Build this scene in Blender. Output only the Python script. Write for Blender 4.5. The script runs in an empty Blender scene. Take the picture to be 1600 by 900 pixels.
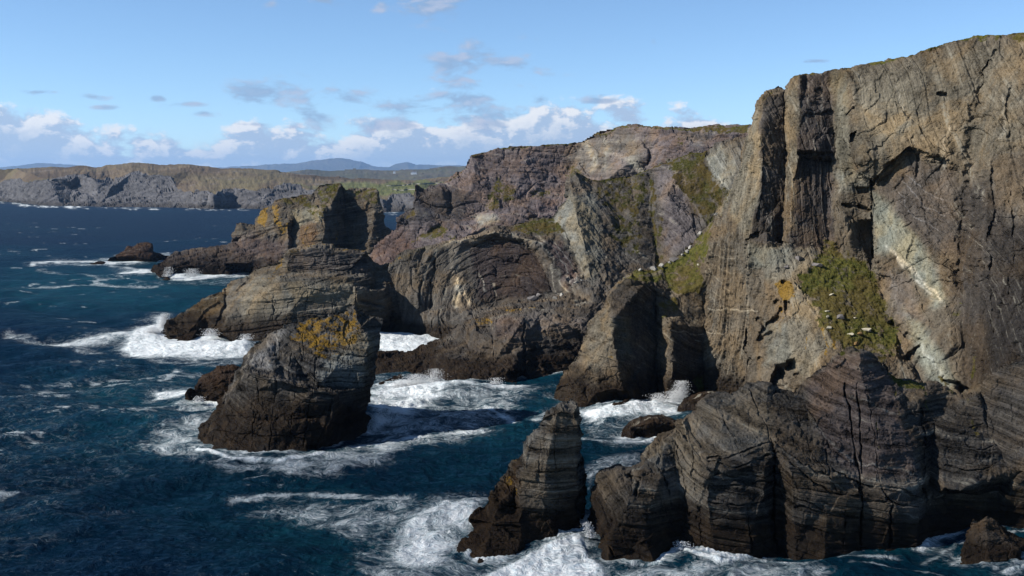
import bpy, math, random
import numpy as np
from mathutils import Vector, kdtree
from mathutils.geometry import delaunay_2d_cdt

# ------------------------------------------------------------------ camera, sky, sun, exposure
scene = bpy.context.scene
COL = scene.collection
FPX, CAM_H = 1700.0, 60.0                      # focal length in photo pixels, eye height above the sea (m)
PITCH = math.atan((450 - 285) / FPX)
CP, SP = math.cos(PITCH), math.sin(PITCH)
cam_data = bpy.data.cameras.new("camera")
cam = bpy.data.objects.new("camera", cam_data)
COL.objects.link(cam)
cam.location = (0, 0, CAM_H)
cam.rotation_euler = (math.pi / 2 - PITCH, 0, 0)
cam_data.sensor_width = 36.0
cam_data.lens = 36.0 * FPX / 1600.0
cam_data.clip_start = 1.0
cam_data.clip_end = 90000.0
scene.camera = cam

SUN_DIR = Vector((-0.83, -0.19, 0.54)).normalized()    # towards the sun
SUN_EL = math.asin(SUN_DIR.z)
SUN_ROT = math.atan2(SUN_DIR.x, SUN_DIR.y)
sd = bpy.data.lights.new("sun", 'SUN')
sd.energy = 5.0
sd.angle = math.radians(0.5)
sd.color = (1.0, 0.95, 0.88)
sun = bpy.data.objects.new("sun", sd)
COL.objects.link(sun)
sun.location = (0, 0, 500)
sun.rotation_euler = SUN_DIR.to_track_quat('Z', 'Y').to_euler()

scene.view_settings.view_transform = 'Standard'
scene.view_settings.look = 'None'
scene.view_settings.exposure = 0.85
scene.view_settings.gamma = 1.0
scene.view_settings.use_curve_mapping = False
scene.cycles.use_denoising = True
scene.cycles.max_bounces = 6
scene.cycles.diffuse_bounces = 2
scene.cycles.glossy_bounces = 2
scene.cycles.volume_bounces = 0
scene.cycles.use_adaptive_sampling = True
scene.cycles.adaptive_threshold = 0.01


class NT:
    """small helper for building node trees"""
    def __init__(self, tree):
        self.t = tree

    def n(self, typ, props=None, **ins):
        nd = self.t.nodes.new(typ)
        for k, v in (props or {}).items():
            setattr(nd, k, v)
        for k, v in ins.items():
            self.set(nd, k, v)
        return nd

    def set(self, nd, key, v):
        if isinstance(key, str) and key.startswith('i') and key[1:].isdigit():
            sock = nd.inputs[int(key[1:])]
        else:
            sock = nd.inputs[key.replace('_', ' ')]
        if isinstance(v, bpy.types.NodeSocket):
            self.t.links.new(v, sock)
        elif isinstance(v, bpy.types.Node):
            self.t.links.new(v.outputs[0], sock)
        else:
            sock.default_value = v

    def m(self, op, a, b=None, c=None, clamp=False):
        nd = self.t.nodes.new('ShaderNodeMath')
        nd.operation = op
        nd.use_clamp = clamp
        self.set(nd, 'i0', a)
        if b is not None:
            self.set(nd, 'i1', b)
        if c is not None:
            self.set(nd, 'i2', c)
        return nd.outputs[0]

    def vm(self, op, a, b=None):
        nd = self.t.nodes.new('ShaderNodeVectorMath')
        nd.operation = op
        self.set(nd, 'i0', a)
        if b is not None:
            self.set(nd, 'i1', b)
        return nd.outputs[0]

    def ss(self, x, lo, hi, a=0.0, b=1.0):
        nd = self.t.nodes.new('ShaderNodeMapRange')
        nd.interpolation_type = 'SMOOTHSTEP'
        for k, v in zip(range(5), (x, lo, hi, a, b)):
            self.set(nd, 'i%d' % k, v)
        return nd.outputs[0]

    def mix(self, f, a, b, blend='MIX'):
        nd = self.t.nodes.new('ShaderNodeMix')
        nd.data_type = 'RGBA'
        nd.blend_type = blend
        nd.clamp_factor = True
        self.set(nd, 'i0', f)
        self.set(nd, 'i6', a)
        self.set(nd, 'i7', b)
        return nd.outputs[2]

    def noise(self, vec, scale, detail=4.0, rough=0.55, dist=0.0):
        nd = self.n('ShaderNodeTexNoise', None, Vector=vec, Scale=scale, Detail=detail, Roughness=rough, Distortion=dist)
        return nd.outputs[0]

    def comb(self, x, y, z):
        nd = self.t.nodes.new('ShaderNodeCombineXYZ')
        for k, v in zip(range(3), (x, y, z)):
            self.set(nd, 'i%d' % k, v)
        return nd.outputs[0]


def px_az(px):
    return math.atan((px - 800.0) / FPX)


def px_el(py):
    return (285.0 - py) / FPX


def build_world():
    w = bpy.data.worlds.new("World")
    scene.world = w
    w.use_nodes = True
    w.node_tree.nodes.clear()
    N = NT(w.node_tree)
    sky = N.n('ShaderNodeTexSky')
    sky.sky_type = 'NISHITA'
    sky.sun_disc = False
    sky.sun_elevation = SUN_EL
    sky.sun_rotation = SUN_ROT
    sky.altitude = 50
    sky.air_density = SKY_AIR
    sky.dust_density = SKY_DUST
    sky.ozone_density = SKY_OZONE
    gen = N.n('ShaderNodeTexCoord').outputs['Generated']
    sp = N.n('ShaderNodeSeparateXYZ', None, i0=gen)
    x, y, z = sp.outputs
    az = N.m('ARCTAN2', x, y)
    el = N.m('ARCSINE', z)
    # ---- low bank of cumulus all round the horizon
    base = N.comb(N.m('MULTIPLY', az, 21.0), N.m('MULTIPLY', el, 34.0), 3.7)
    n0 = N.noise(base, 1.0, 10.0, 0.60, 0.1)
    off = N.vm('ADD', base, (-0.14, 0.24, 0.0))
    n1 = N.noise(off, 1.0, 10.0, 0.60, 0.1)
    big = N.noise(N.comb(N.m('MULTIPLY', az, 4.2), 0.0, 8.1), 1.0, 2.0, 0.5)
    top = N.m('MULTIPLY_ADD', big, 0.046, 0.020)           # height of the bank (rad)
    for (px, py, wpx, hh) in [(55, 190, 75, 0.022), (870, 166, 190, 0.030), (560, 200, 100, 0.008)]:
        g = N.m('DIVIDE', N.m('SUBTRACT', az, px_az(px)), wpx / FPX)
        g = N.m('EXPONENT', N.m('MULTIPLY', N.m('MULTIPLY', g, g), -1.0))
        top = N.m('MULTIPLY_ADD', g, hh, top)
    hfac = N.m('SUBTRACT', top, el)                        # >0 inside the bank
    dens = N.m('ADD', N.m('MULTIPLY', N.m('SUBTRACT', n0, 0.50), 1.5), N.m('MULTIPLY', hfac, 12.0))
    a_bank = N.ss(dens, -0.04, 0.14)
    lit = N.ss(N.m('SUBTRACT', n0, n1), -0.03, 0.07)
    edge = N.ss(dens, 0.75, 0.15)
    lit = N.m('MULTIPLY', lit, edge)
    c_bank = N.mix(lit, (0.46 * CL, 0.58 * CL, 0.76 * CL, 1), (1.0 * CL, 0.99 * CL, 0.98 * CL, 1))
    veil = N.ss(el, 0.040, 0.004)
    c_bank = N.mix(N.m('MULTIPLY', veil, 0.7), c_bank, (0.47 * CL, 0.63 * CL, 0.83 * CL, 1))
    a_bank = N.m('MULTIPLY', a_bank, N.ss(el, -0.02, 0.0))
    tinted = N.mix(1.0, sky.outputs[0], (1.12, 1.09, 1.0, 1), 'MULTIPLY')
    col = N.mix(N.m('MULTIPLY', a_bank, 0.93), tinted, c_bank)
    # ---- small grey drifting clouds higher up
    blobs = [(735, 104, 105, 42), (792, 108, 40, 24), (428, 150, 62, 26), (552, 160, 46, 28), (655, 172, 150, 20),
             (735, 157, 75, 13), (505, 185, 60, 20), (610, 192, 90, 16), (672, 14, 66, 46), (70, 158, 38, 6),
             (152, 162, 22, 5), (312, 169, 42, 8), (325, 183, 24, 6), (253, 163, 14, 5), (932, 160, 44, 9), (845, 158, 20, 9),
             (432, 22, 20, 13), (512, 12, 34, 15), (720, 188, 100, 22), (165, 177, 18, 4), (1018, 71, 12, 8), (600, 20, 16, 12),
             (400, 198, 34, 5), (1265, 107, 30, 4)]
    mask = None
    for (px, py, rx, ry) in blobs:
        u = N.m('MULTIPLY', N.m('SUBTRACT', az, px_az(px)), FPX / rx)
        v = N.m('MULTIPLY', N.m('SUBTRACT', el, px_el(py)), FPX / ry)
        d = N.m('SUBTRACT', 1.0, N.m('SQRT', N.m('ADD', N.m('MULTIPLY', u, u), N.m('MULTIPLY', v, v))))
        mask = d if mask is None else N.m('MAXIMUM', mask, d)
    mask = N.m('MAXIMUM', mask, -1.0)
    fb = N.comb(N.m('MULTIPLY', az, 24.0), N.m('MULTIPLY', el, 56.0), 11.3)
    f0 = N.noise(fb, 1.0, 9.0, 0.6, 0.3)
    f1 = N.noise(N.vm('ADD', fb, (-0.2, 0.3, 0.0)), 1.0, 6.0, 0.55, 0.3)
    fd = N.m('ADD', N.m('MULTIPLY', mask, 0.60), N.m('MULTIPLY_ADD', f0, 2.7, -1.40))
    a_f = N.m('MULTIPLY', N.ss(fd, 0.0, 0.50), 0.78)
    l_f = N.ss(N.m('SUBTRACT', f0, f1), -0.05, 0.14)
    c_f = N.mix(l_f, (0.30 * CL, 0.43 * CL, 0.63 * CL, 1), (0.50 * CL, 0.56 * CL, 0.71 * CL, 1))
    col = N.mix(a_f, col, c_f)
    bg = N.n('ShaderNodeBackground', None, Color=col, Strength=SKY_STRENGTH)
    out = N.n('ShaderNodeOutputWorld')
    w.node_tree.links.new(bg.outputs[0], out.inputs['Surface'])


SKY_STRENGTH, SKY_AIR, SKY_DUST, SKY_OZONE = 0.094, 0.65, 0.0, 5.0
CL = 6.0
HAZE = 0.00002
build_world()

# ------------------------------------------------------------------ geometry helpers


def ray(px, py):
    px = np.asarray(px, dtype=np.float64)
    py = np.asarray(py, dtype=np.float64)
    yc = (450.0 - py) / FPX
    return (px - 800.0) / FPX, CP + yc * SP, -SP + yc * CP


def sea_y(px, py):
    """distance at which the sight line through a photo point meets the sea"""
    _, dy, dz = ray(px, py)
    return float(-CAM_H / dz * dy)


def at(px, py, Y):
    dx, dy, dz = ray(px, py)
    t = Y / dy
    return float(dx * t), float(Y), float(CAM_H + dz * t)


def W(px, py, under=3.0):
    """foot of a rock: reaches `under` metres below the water surface at this shoreline point"""
    Y = sea_y(px, py)
    return (px, py + under / Y * FPX, Y)


M32 = np.uint32


def hash3(ix, iy, iz, seed):
    n = (ix.astype(np.int32).view(M32) * M32(0x8da6b343)) ^ (iy.astype(np.int32).view(M32) * M32(0xd8163841)) \
        ^ (iz.astype(np.int32).view(M32) * M32(0xcb1ab31f)) ^ M32((seed * 2654435761) & 0xffffffff)
    n = (n ^ (n >> M32(13))) * M32(0x5bd1e995)
    n = (n ^ (n >> M32(15))) * M32(0x27d4eb2d)
    return n ^ (n >> M32(14))


def h01(n):
    return (n & M32(0xffffff)).astype(np.float32) / np.float32(0xffffff)


def vnoise(p, seed=0):
    """value noise in -1..1 ; p is (n,3) float32"""
    f = np.floor(p)
    i = f.astype(np.int32)
    t = (p - f).astype(np.float32)
    t = t * t * t * (t * (t * 6 - 15) + 10)
    out = np.zeros(len(p), np.float32)
    for dx in (0, 1):
        wx = t[:, 0] if dx else 1 - t[:, 0]
        for dy in (0, 1):
            wxy = wx * (t[:, 1] if dy else 1 - t[:, 1])
            for dz in (0, 1):
                w = wxy * (t[:, 2] if dz else 1 - t[:, 2])
                out += w * h01(hash3(i[:, 0] + dx, i[:, 1] + dy, i[:, 2] + dz, seed))
    return out * 2 - 1


def fbm(p, octv=4, seed=0, rough=0.5, ridged=False):
    a, s, out = 1.0, 0.0, np.zeros(len(p), np.float32)
    q = p.astype(np.float32)
    for k in range(octv):
        v = vnoise(q, seed + k * 17)
        if ridged:
            v = 1 - 2 * np.abs(v)
        out += a * v
        s += a
        a *= rough
        q = q * np.float32(2.03) + np.float32(7.31)
    return out / s


def worley(p, seed=0, jit=0.9):
    """(value with a tilted plane per cell in about -1..1, F2-F1)"""
    f = np.floor(p)
    i = f.astype(np.int32)
    t = (p - f).astype(np.float32)
    n = len(p)
    f1 = np.full(n, 9.0, np.float32)
    f2 = np.full(n, 9.0, np.float32)
    val = np.zeros(n, np.float32)
    fac = np.full(n, -9.0, np.float32)
    for dx in (-1, 0, 1):
        for dy in (-1, 0, 1):
            for dz in (-1, 0, 1):
                h = hash3(i[:, 0] + dx, i[:, 1] + dy, i[:, 2] + dz, seed)
                rx = (dx + 0.5 + jit * ((h & M32(255)).astype(np.float32) / 255 - 0.5)) - t[:, 0]
                ry = (dy + 0.5 + jit * (((h >> M32(8)) & M32(255)).astype(np.float32) / 255 - 0.5)) - t[:, 1]
                rz = (dz + 0.5 + jit * (((h >> M32(16)) & M32(255)).astype(np.float32) / 255 - 0.5)) - t[:, 2]
                d = rx * rx + ry * ry + rz * rz
                g = h * M32(0x9e3779b1)
                v = ((g >> M32(24)).astype(np.float32) / 255 - 0.5) * 1.3 \
                    + rx * (((g >> M32(16)) & M32(255)).astype(np.float32) / 128 - 1.0) * 0.55 \
                    + ry * (((g >> M32(8)) & M32(255)).astype(np.float32) / 128 - 1.0) * 0.55 \
                    + rz * ((g & M32(255)).astype(np.float32) / 128 - 1.0) * 0.55
                p_ = v * 0.85 - 1.15 * np.maximum(np.maximum(np.abs(rx), np.abs(ry)), np.abs(rz))
                fac = np.maximum(fac, p_)
                near = d < f1
                f2 = np.where(near, f1, np.minimum(f2, d))
                val = np.where(near, v, val)
                f1 = np.where(near, d, f1)
    return 0.62 * val + 0.75 * (fac + 0.28), np.sqrt(f2) - np.sqrt(f1)


def sstep(x, a, b):
    t = np.clip((x - a) / (b - a), 0, 1)
    return t * t * (3 - 2 * t)


def seg_dist(X, Y, pts, closed=False):
    """distance of points to a polyline"""
    best = np.full(X.shape, 1e9, np.float32)
    m = len(pts)
    for k in range(m if closed else m - 1):
        ax, ay = pts[k][0], pts[k][1]
        bx, by = pts[(k + 1) % m][0], pts[(k + 1) % m][1]
        vx, vy = bx - ax, by - ay
        L = vx * vx + vy * vy + 1e-9
        t = np.clip(((X - ax) * vx + (Y - ay) * vy) / L, 0, 1)
        d = (X - ax - t * vx) ** 2 + (Y - ay - t * vy) ** 2
        best = np.minimum(best, d)
    return np.sqrt(best)


def inside(X, Y, pts):
    r = np.zeros(X.shape, bool)
    m = len(pts)
    for k in range(m):
        ax, ay = pts[k][0], pts[k][1]
        bx, by = pts[(k + 1) % m][0], pts[(k + 1) % m][1]
        if ay == by:
            continue
        c = (ay > Y) != (by > Y)
        r ^= c & (X < (bx - ax) * (Y - ay) / (by - ay) + ax)
    return r


def tag(o, label=None, cat=None, group=None, kind=None):
    if label:
        o["label"] = label
    if cat:
        o["category"] = cat
    if group:
        o["group"] = group
    if kind:
        o["kind"] = kind
    return o


def mesh_object(name, V, Fq, mat, attrs=None, smooth=False, parent=None, colors=None):
    me = bpy.data.meshes.new(name)
    V = np.ascontiguousarray(V, np.float32)
    Fq = np.ascontiguousarray(Fq, np.int32)
    k = Fq.shape[1]
    me.vertices.add(len(V))
    me.vertices.foreach_set("co", V.ravel())
    me.loops.add(Fq.size)
    me.loops.foreach_set("vertex_index", Fq.ravel())
    me.polygons.add(len(Fq))
    me.polygons.foreach_set("loop_start", np.arange(0, Fq.size, k, dtype=np.int32))
    me.polygons.foreach_set("loop_total", np.full(len(Fq), k, np.int32))
    me.polygons.foreach_set("use_smooth", np.full(len(Fq), smooth, bool))
    for an, av in (attrs or {}).items():
        a = me.attributes.new(an, 'FLOAT', 'POINT')
        a.data.foreach_set("value", np.ascontiguousarray(av, np.float32))
    for an, av in (colors or {}).items():
        a = me.attributes.new(an, 'FLOAT_COLOR', 'POINT')
        a.data.foreach_set("color", np.ascontiguousarray(av, np.float32).ravel())
    me.update(calc_edges=True)
    me.materials.append(mat)
    o = bpy.data.objects.new(name, me)
    COL.objects.link(o)
    if parent:
        o.parent = parent
    return o


def rotz_frame(dip, strike):
    """three unit axes; the third is the bedding normal, tilted by dip (deg) towards compass strike (deg, 0=+x)"""
    d, s = math.radians(dip), math.radians(strike)
    n = np.array([math.sin(d) * math.cos(s), math.sin(d) * math.sin(s), math.cos(d)])
    a = np.cross(n, [0.31, 0.9, 0.3])
    a /= np.linalg.norm(a)
    b = np.cross(n, a)
    return np.stack([a, b, n]).astype(np.float32)


WATERLINE = []          # points where rock meets the sea, for the surf
SURF = {}               # surfaces that loose stones can be set down on


def formation(name, outline, lines, mat, col, seed=1, step=1.15, thick=40.0, warp=(4.0, 1.6), wscale=(34.0, 8.0),
              bed=None, blocks=(), strata=(), rough=(2.0, 0.25), paints=(), cracks=(), wet=(5.0, 2.5), amp=1.0,
              surf=True, turf=0.25, grass_up=None, up_min=0.0, bedwarp=(40.0, 4.0), bedpx=None, bed2=None):
    """One solid rock mass. outline: its skyline and foot, lines: inner edges, each point (photo x, photo y, distance)."""
    pts, edges = [], []

    def add(poly, closed):
        i0 = len(pts)
        pts.extend(poly)
        n = len(poly)
        for k in range(n if closed else n - 1):
            edges.append((i0 + k, i0 + (k + 1) % n))
    add(outline, True)
    for ln in lines:
        add(ln, False)
    xs = np.array([p[0] for p in outline])
    ys = np.array([p[1] for p in outline])
    x0, x1, y0, y1 = xs.min() - 14, xs.max() + 14, ys.min() - 14, ys.max() + 14
    # guard points outside the outline take the depth of the nearest outline point
    for gx in np.linspace(x0 - 30, x1 + 30, 12):
        for gy in (y0 - 30, y1 + 30):
            k = np.argmin((xs - gx) ** 2 + (ys - gy) ** 2)
            pts.append((gx, gy, outline[k][2]))
    for gy in np.linspace(y0, y1, 8):
        for gx in (x0 - 30, x1 + 30):
            k = np.argmin((xs - gx) ** 2 + (ys - gy) ** 2)
            pts.append((gx, gy, outline[k][2]))
    inv = [float(ray(p[0], p[1])[1]) / p[2] for p in pts]
    res = delaunay_2d_cdt([Vector((p[0], p[1])) for p in pts], edges, [], 0, 1e-4)
    vco, tris, orig = res[0], res[2], res[3]
    vin = []
    for k, ov in enumerate(orig):
        if ov:
            vin.append(inv[ov[0]])
        else:
            d = [((vco[k].x - p[0]) ** 2 + (vco[k].y - p[1]) ** 2, q) for p, q in zip(pts, inv)]
            d.sort()
            w = [1 / (e[0] + 1e-6) for e in d[:3]]
            vin.append(sum(a * e[1] for a, e in zip(w, d[:3])) / sum(w))
    gx0, gy0 = int(x0 - 16), int(y0 - 16)
    gw, gh = int(x1 - x0 + 32), int(y1 - y0 + 32)
    D = np.zeros((gh, gw), np.float64)
    for t in tris:
        a, b, c = (vco[i] for i in t)
        det = (b.y - c.y) * (a.x - c.x) + (c.x - b.x) * (a.y - c.y)
        if abs(det) < 1e-9:
            continue
        ux0 = max(0, int(math.floor(min(a.x, b.x, c.x))) - gx0)
        ux1 = min(gw, int(math.ceil(max(a.x, b.x, c.x))) - gx0 + 1)
        uy0 = max(0, int(math.floor(min(a.y, b.y, c.y))) - gy0)
        uy1 = min(gh, int(math.ceil(max(a.y, b.y, c.y))) - gy0 + 1)
        if ux1 <= ux0 or uy1 <= uy0:
            continue
        GX, GY = np.meshgrid(np.arange(ux0, ux1) + gx0, np.arange(uy0, uy1) + gy0)
        l0 = ((b.y - c.y) * (GX - c.x) + (c.x - b.x) * (GY - c.y)) / det
        l1 = ((c.y - a.y) * (GX - c.x) + (a.x - c.x) * (GY - c.y)) / det
        l2 = 1 - l0 - l1
        ok = (l0 > -1e-4) & (l1 > -1e-4) & (l2 > -1e-4)
        v = l0 * vin[t[0]] + l1 * vin[t[1]] + l2 * vin[t[2]]
        sub = D[uy0:uy1, ux0:ux1]
        sub[ok] = v[ok]
    bad = D <= 0
    if bad.any():
        D[bad] = np.median(D[~bad])
    # ---- sample grid, bent by noise so that no edge stays straight
    PX, PY = np.meshgrid(np.arange(x0, x1, step), np.arange(y0, y1, step))
    sh = PX.shape
    px, py = PX.ravel().copy(), PY.ravel().copy()
    wx = np.zeros(len(px), np.float32)
    wy = np.zeros(len(px), np.float32)
    for k, (am, sc) in enumerate(zip(warp, wscale)):
        am *= (0.75, 1.2)[k]
        q = np.stack([px / sc, py / sc, np.full_like(px, seed * 3.7)], 1).astype(np.float32)
        wx += am * fbm(q, 2, seed + 5 * k)
        wy += am * fbm(q + 31.7, 2, seed + 5 * k + 2)
    sx, sy = px + wx, py + wy
    fx = np.clip(sx - gx0, 0, gw - 1.001)
    fy = np.clip(sy - gy0, 0, gh - 1.001)
    ix, iy = fx.astype(int), fy.astype(int)
    tx, ty = fx - ix, fy - iy
    w = (D[iy, ix] * (1 - tx) + D[iy, ix + 1] * tx) * (1 - ty) + (D[iy + 1, ix] * (1 - tx) + D[iy + 1, ix + 1] * tx) * ty
    mask = inside(sx, sy, outline)
    # pull the first ring of samples outside the rim onto the rim itself
    mk2 = mask.reshape(sh)
    dil = mk2.copy()
    for ay in (-1, 0, 1):
        for ax in (-1, 0, 1):
            dil |= np.roll(np.roll(mk2, ay, 0), ax, 1)
    band = np.nonzero((dil & ~mk2).ravel())[0]
    bx_, by_ = sx[band], sy[band]
    bd = np.full(len(band), 1e18)
    nx_, ny_ = bx_.copy(), by_.copy()
    for k in range(len(outline)):
        ax, ay = outline[k][0], outline[k][1]
        ex, ey = outline[(k + 1) % len(outline)][0] - ax, outline[(k + 1) % len(outline)][1] - ay
        t = np.clip(((bx_ - ax) * ex + (by_ - ay) * ey) / (ex * ex + ey * ey + 1e-9), 0, 1)
        qx, qy = ax + t * ex, ay + t * ey
        dd = (bx_ - qx) ** 2 + (by_ - qy) ** 2
        near = dd < bd
        bd = np.where(near, dd, bd)
        nx_ = np.where(near, qx, nx_)
        ny_ = np.where(near, qy, ny_)
    ok = bd < (2.5 * step) ** 2
    px[band[ok]] += (nx_ - bx_)[ok]
    py[band[ok]] += (ny_ - by_)[ok]
    front = mask.copy()
    front[band[ok]] = True
    dx, dy, dz = ray(px, py)
    w2 = w.reshape(sh)

    def blur(a, r):
        for ax in (0, 1):
            pad = [(r + 1, r) if i == ax else (0, 0) for i in (0, 1)]
            cs = np.cumsum(np.pad(a, pad, mode='edge'), axis=ax)
            n = a.shape[ax]
            a = (np.take(cs, range(2 * r + 1, 2 * r + 1 + n), ax) - np.take(cs, range(0, n), ax)) / (2 * r + 1)
        return a
    wb = blur(blur(w2, 3), 3).ravel()

    def pos(ww):
        t = 1.0 / ww
        return np.stack([dx * t, dy * t, CAM_H + dz * t], 1)
    Pb = pos(wb).reshape(sh + (3,))
    nrm = np.cross(np.gradient(Pb, axis=1), np.gradient(Pb, axis=0))
    nrm /= np.linalg.norm(nrm, axis=2, keepdims=True) + 1e-12
    nrm = nrm.reshape(-1, 3)
    P = pos(w)
    view = P - np.array([0, 0, CAM_H])
    flip = (nrm * view).sum(1) > 0
    nrm[flip] *= -1
    Pf = P.astype(np.float32)
    # ---- paints (growth, stains, stone tones, and on some faces painted sun and shade), in the rock's own outline
    wx2 = 7 * fbm(np.stack([px / 22, py / 22, np.full_like(px, seed + 9.3)], 1).astype(np.float32), 3, seed + 70)
    wy2 = 7 * fbm(np.stack([px / 22, py / 22, np.full_like(px, seed + 19.3)], 1).astype(np.float32), 3, seed + 80)
    ch = {'grass': np.zeros(len(px), np.float32), 'lichen': np.zeros(len(px), np.float32), 'smooth': np.zeros(len(px), np.float32)}
    rgb = np.tile(np.array(col, np.float32), (len(px), 1))
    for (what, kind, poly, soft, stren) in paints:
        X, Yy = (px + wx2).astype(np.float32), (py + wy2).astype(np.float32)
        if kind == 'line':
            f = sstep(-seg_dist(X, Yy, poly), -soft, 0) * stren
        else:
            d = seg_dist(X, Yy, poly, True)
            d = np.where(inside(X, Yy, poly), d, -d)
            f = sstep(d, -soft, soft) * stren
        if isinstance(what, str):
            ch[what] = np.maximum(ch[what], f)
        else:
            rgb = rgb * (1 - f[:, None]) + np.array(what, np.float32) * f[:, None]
    if grass_up is not None:
        g = sstep(nrm[:, 2].astype(np.float32), grass_up - 0.12, grass_up + 0.12) * sstep(Pf[:, 2], up_min, up_min + 8)
        ch['grass'] = np.maximum(ch['grass'], g)
    soil = sstep(ch['grass'], 0.35, 0.75)
    # ---- bedding frame
    dist0 = np.linalg.norm(P, axis=1)
    fr = rotz_frame(*(bed or (10, 0)))
    q = Pf @ fr.T
    q = np.ascontiguousarray(q)
    if bed2 is not None:
        wgt = bed2[2](px, py).astype(np.float32)[:, None]
        q2 = Pf @ rotz_frame(bed2[0], bed2[1]).T
        q = np.ascontiguousarray(q * (1 - wgt) + q2 * wgt)
        q[:, 2] += bedwarp[1] * 0.5 * fbm(Pf / bedwarp[0], 3, seed + 40)
    if bedpx is not None:
        q[:, 2] = bedpx(px, py) * np.median(dist0) / FPX
    q[:, 2] += bedwarp[1] * fbm(Pf / bedwarp[0], 3, seed + 40)
    calm = 1 - (1 - turf) * soil
    disp = np.zeros(len(px), np.float32)
    for k, (size, an, am, ck) in enumerate(blocks):
        v, e = worley(q / np.array([size * an, size * an, size], np.float32) + 0.35 * fbm(q / (size * 0.6), 2, seed + k)[:, None], seed + 100 + k)
        disp += 0.72 * am * (v - 0.7 * ck * np.exp(-(e / 0.035) ** 2)) * calm
    for k, (L, am) in enumerate(strata):
        cc = q[:, 2] / L
        c = cc + 0.7 * vnoise(np.stack([cc * 0.37, cc * 0 + 3.1 * k, cc * 0 + seed], 1).astype(np.float32), seed + 5) + 0.12 * fbm(q / (L * 6), 2, seed + 200 + k)
        i = np.floor(c).astype(np.int32)
        f = c - i
        side = np.floor(q[:, 0] / (L * 9) + 0.5 * vnoise(q / (L * 5), seed + 9)).astype(np.int32)
        z0 = np.zeros_like(i)

        def layer(j):
            h = h01(hash3(j, side, z0, seed + 300 + k)) * 2 - 1
            return np.sign(h) * np.abs(h) ** 1.6
        v0, v1 = layer(i), layer(i + 1)
        v = v0 + (v1 - v0) * sstep(f, 0.90, 1.0)
        g = np.maximum(h01(hash3(i, z0, z0, seed + 350 + k)) - 0.45, 0) * 2.0
        disp += am * (v - g * np.exp(-((f - 0.95) / 0.04) ** 2)) * calm
    disp += 0.85 * rough[1] * fbm(Pf / rough[0], 4, seed + 400, 0.6) * (calm if turf < 0.2 else 1.0)
    disp += 0.25 * soil * fbm(Pf / 0.9, 2, seed + 410)
    dist = np.linalg.norm(view, axis=1)
    P2 = P + nrm * (disp * amp)[:, None]
    # ---- open joints, notches and caves cut back into the face
    push = np.zeros(len(px), np.float32)
    cn = 0.5 + 0.75 * fbm(np.stack([px / 13, py / 13, np.full_like(px, seed + 2.2)], 1).astype(np.float32), 3, seed + 90)
    cn = np.clip(cn, 0.12, 1.2)
    for (poly, wpx, depth) in cracks:
        X, Yy = (px + wx2 * 0.7).astype(np.float32), (py + wy2 * 0.7).astype(np.float32)
        if len(poly) > 2 and poly[0] == poly[-1]:
            d = seg_dist(X, Yy, poly[:-1], True)
            d = np.where(inside(X, Yy, poly[:-1]), d, -d)
            push = np.maximum(push, depth * (0.45 + 0.55 * cn) * sstep(d + 4 * (cn - 0.5), -0.5, wpx))
        else:
            d = seg_dist(X, Yy, poly)
            push = np.maximum(push, depth * cn * sstep(-d, -wpx * (0.35 + cn), -0.15 * wpx))
    P2 += view / dist[:, None] * push[:, None]
    # ---- faces
    idx = np.arange(len(px)).reshape(sh)
    mk = front.reshape(sh)
    fm = mk[:-1, :-1] & mk[1:, :-1] & mk[1:, 1:] & mk[:-1, 1:]
    quad = np.stack([idx[:-1, :-1], idx[1:, :-1], idx[1:, 1:], idx[:-1, 1:]], -1)[fm]
    used = np.unique(quad)
    remap = np.full(len(px), -1, np.int64)
    remap[used] = np.arange(len(used))
    V = P2[used]
    quad = remap[quad]
    # ---- the far side, bulging away from the rim
    kb = 2
    bi = np.zeros(sh, bool)
    bi[::kb, ::kb] = True
    bxy = idx[::kb, ::kb]
    bp = bxy.ravel()
    sdf = seg_dist(sx[bp].astype(np.float32), sy[bp].astype(np.float32), outline, True)
    ins = mask[bp]
    mpp = 1.0 / (w[bp] * FPX)
    g = 1 - np.exp(-sdf * mpp / (0.30 * thick))
    g[~ins] = 0
    rim = seg = None
    tb = 1.0 / wb[bp] + thick * g
    dxb, dyb, dzb = ray(px[bp], py[bp])
    PB = np.stack([dxb * tb, dyb * tb, CAM_H + dzb * tb], 1)
    bm = ins.reshape(bxy.shape)
    fb = bm[:-1, :-1] & bm[1:, :-1] & bm[1:, 1:] & bm[:-1, 1:]
    lb = np.arange(len(bp)).reshape(bxy.shape)
    qb = np.stack([lb[:-1, :-1], lb[:-1, 1:], lb[1:, 1:], lb[1:, :-1]], -1)[fb]
    ub = np.unique(qb)
    rb = np.full(len(bp), -1, np.int64)
    rb[ub] = np.arange(len(ub))
    qb = rb[qb] + len(V)
    Vall = np.concatenate([V, PB[ub]])
    Fall = np.concatenate([quad, qb])
    sel = np.concatenate([used, bp[ub]])
    edge_n = fbm(Pf[sel] / 6.0, 3, seed + 500)
    zz = Vall[:, 2].astype(np.float32)
    wetv = 1 - sstep(zz + edge_n * wet[1] * 1.3, wet[0] - wet[1], wet[0] + wet[1])
    attrs = {'bed': q[sel, 2], 'grass': ch['grass'][sel], 'lichen': ch['lichen'][sel], 'wet': wetv}
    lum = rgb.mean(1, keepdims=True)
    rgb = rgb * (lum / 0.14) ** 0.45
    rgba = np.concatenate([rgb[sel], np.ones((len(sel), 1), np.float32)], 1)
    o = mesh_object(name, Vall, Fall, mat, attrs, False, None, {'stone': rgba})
    if surf:
        wl = np.abs(P2[used][:, 2]) < 0.8
        WATERLINE.append(P2[used][wl][:, :2])
    full = P2.reshape(sh + (3,))
    SURF[name] = (x0, y0, step, full)
    return o


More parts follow.
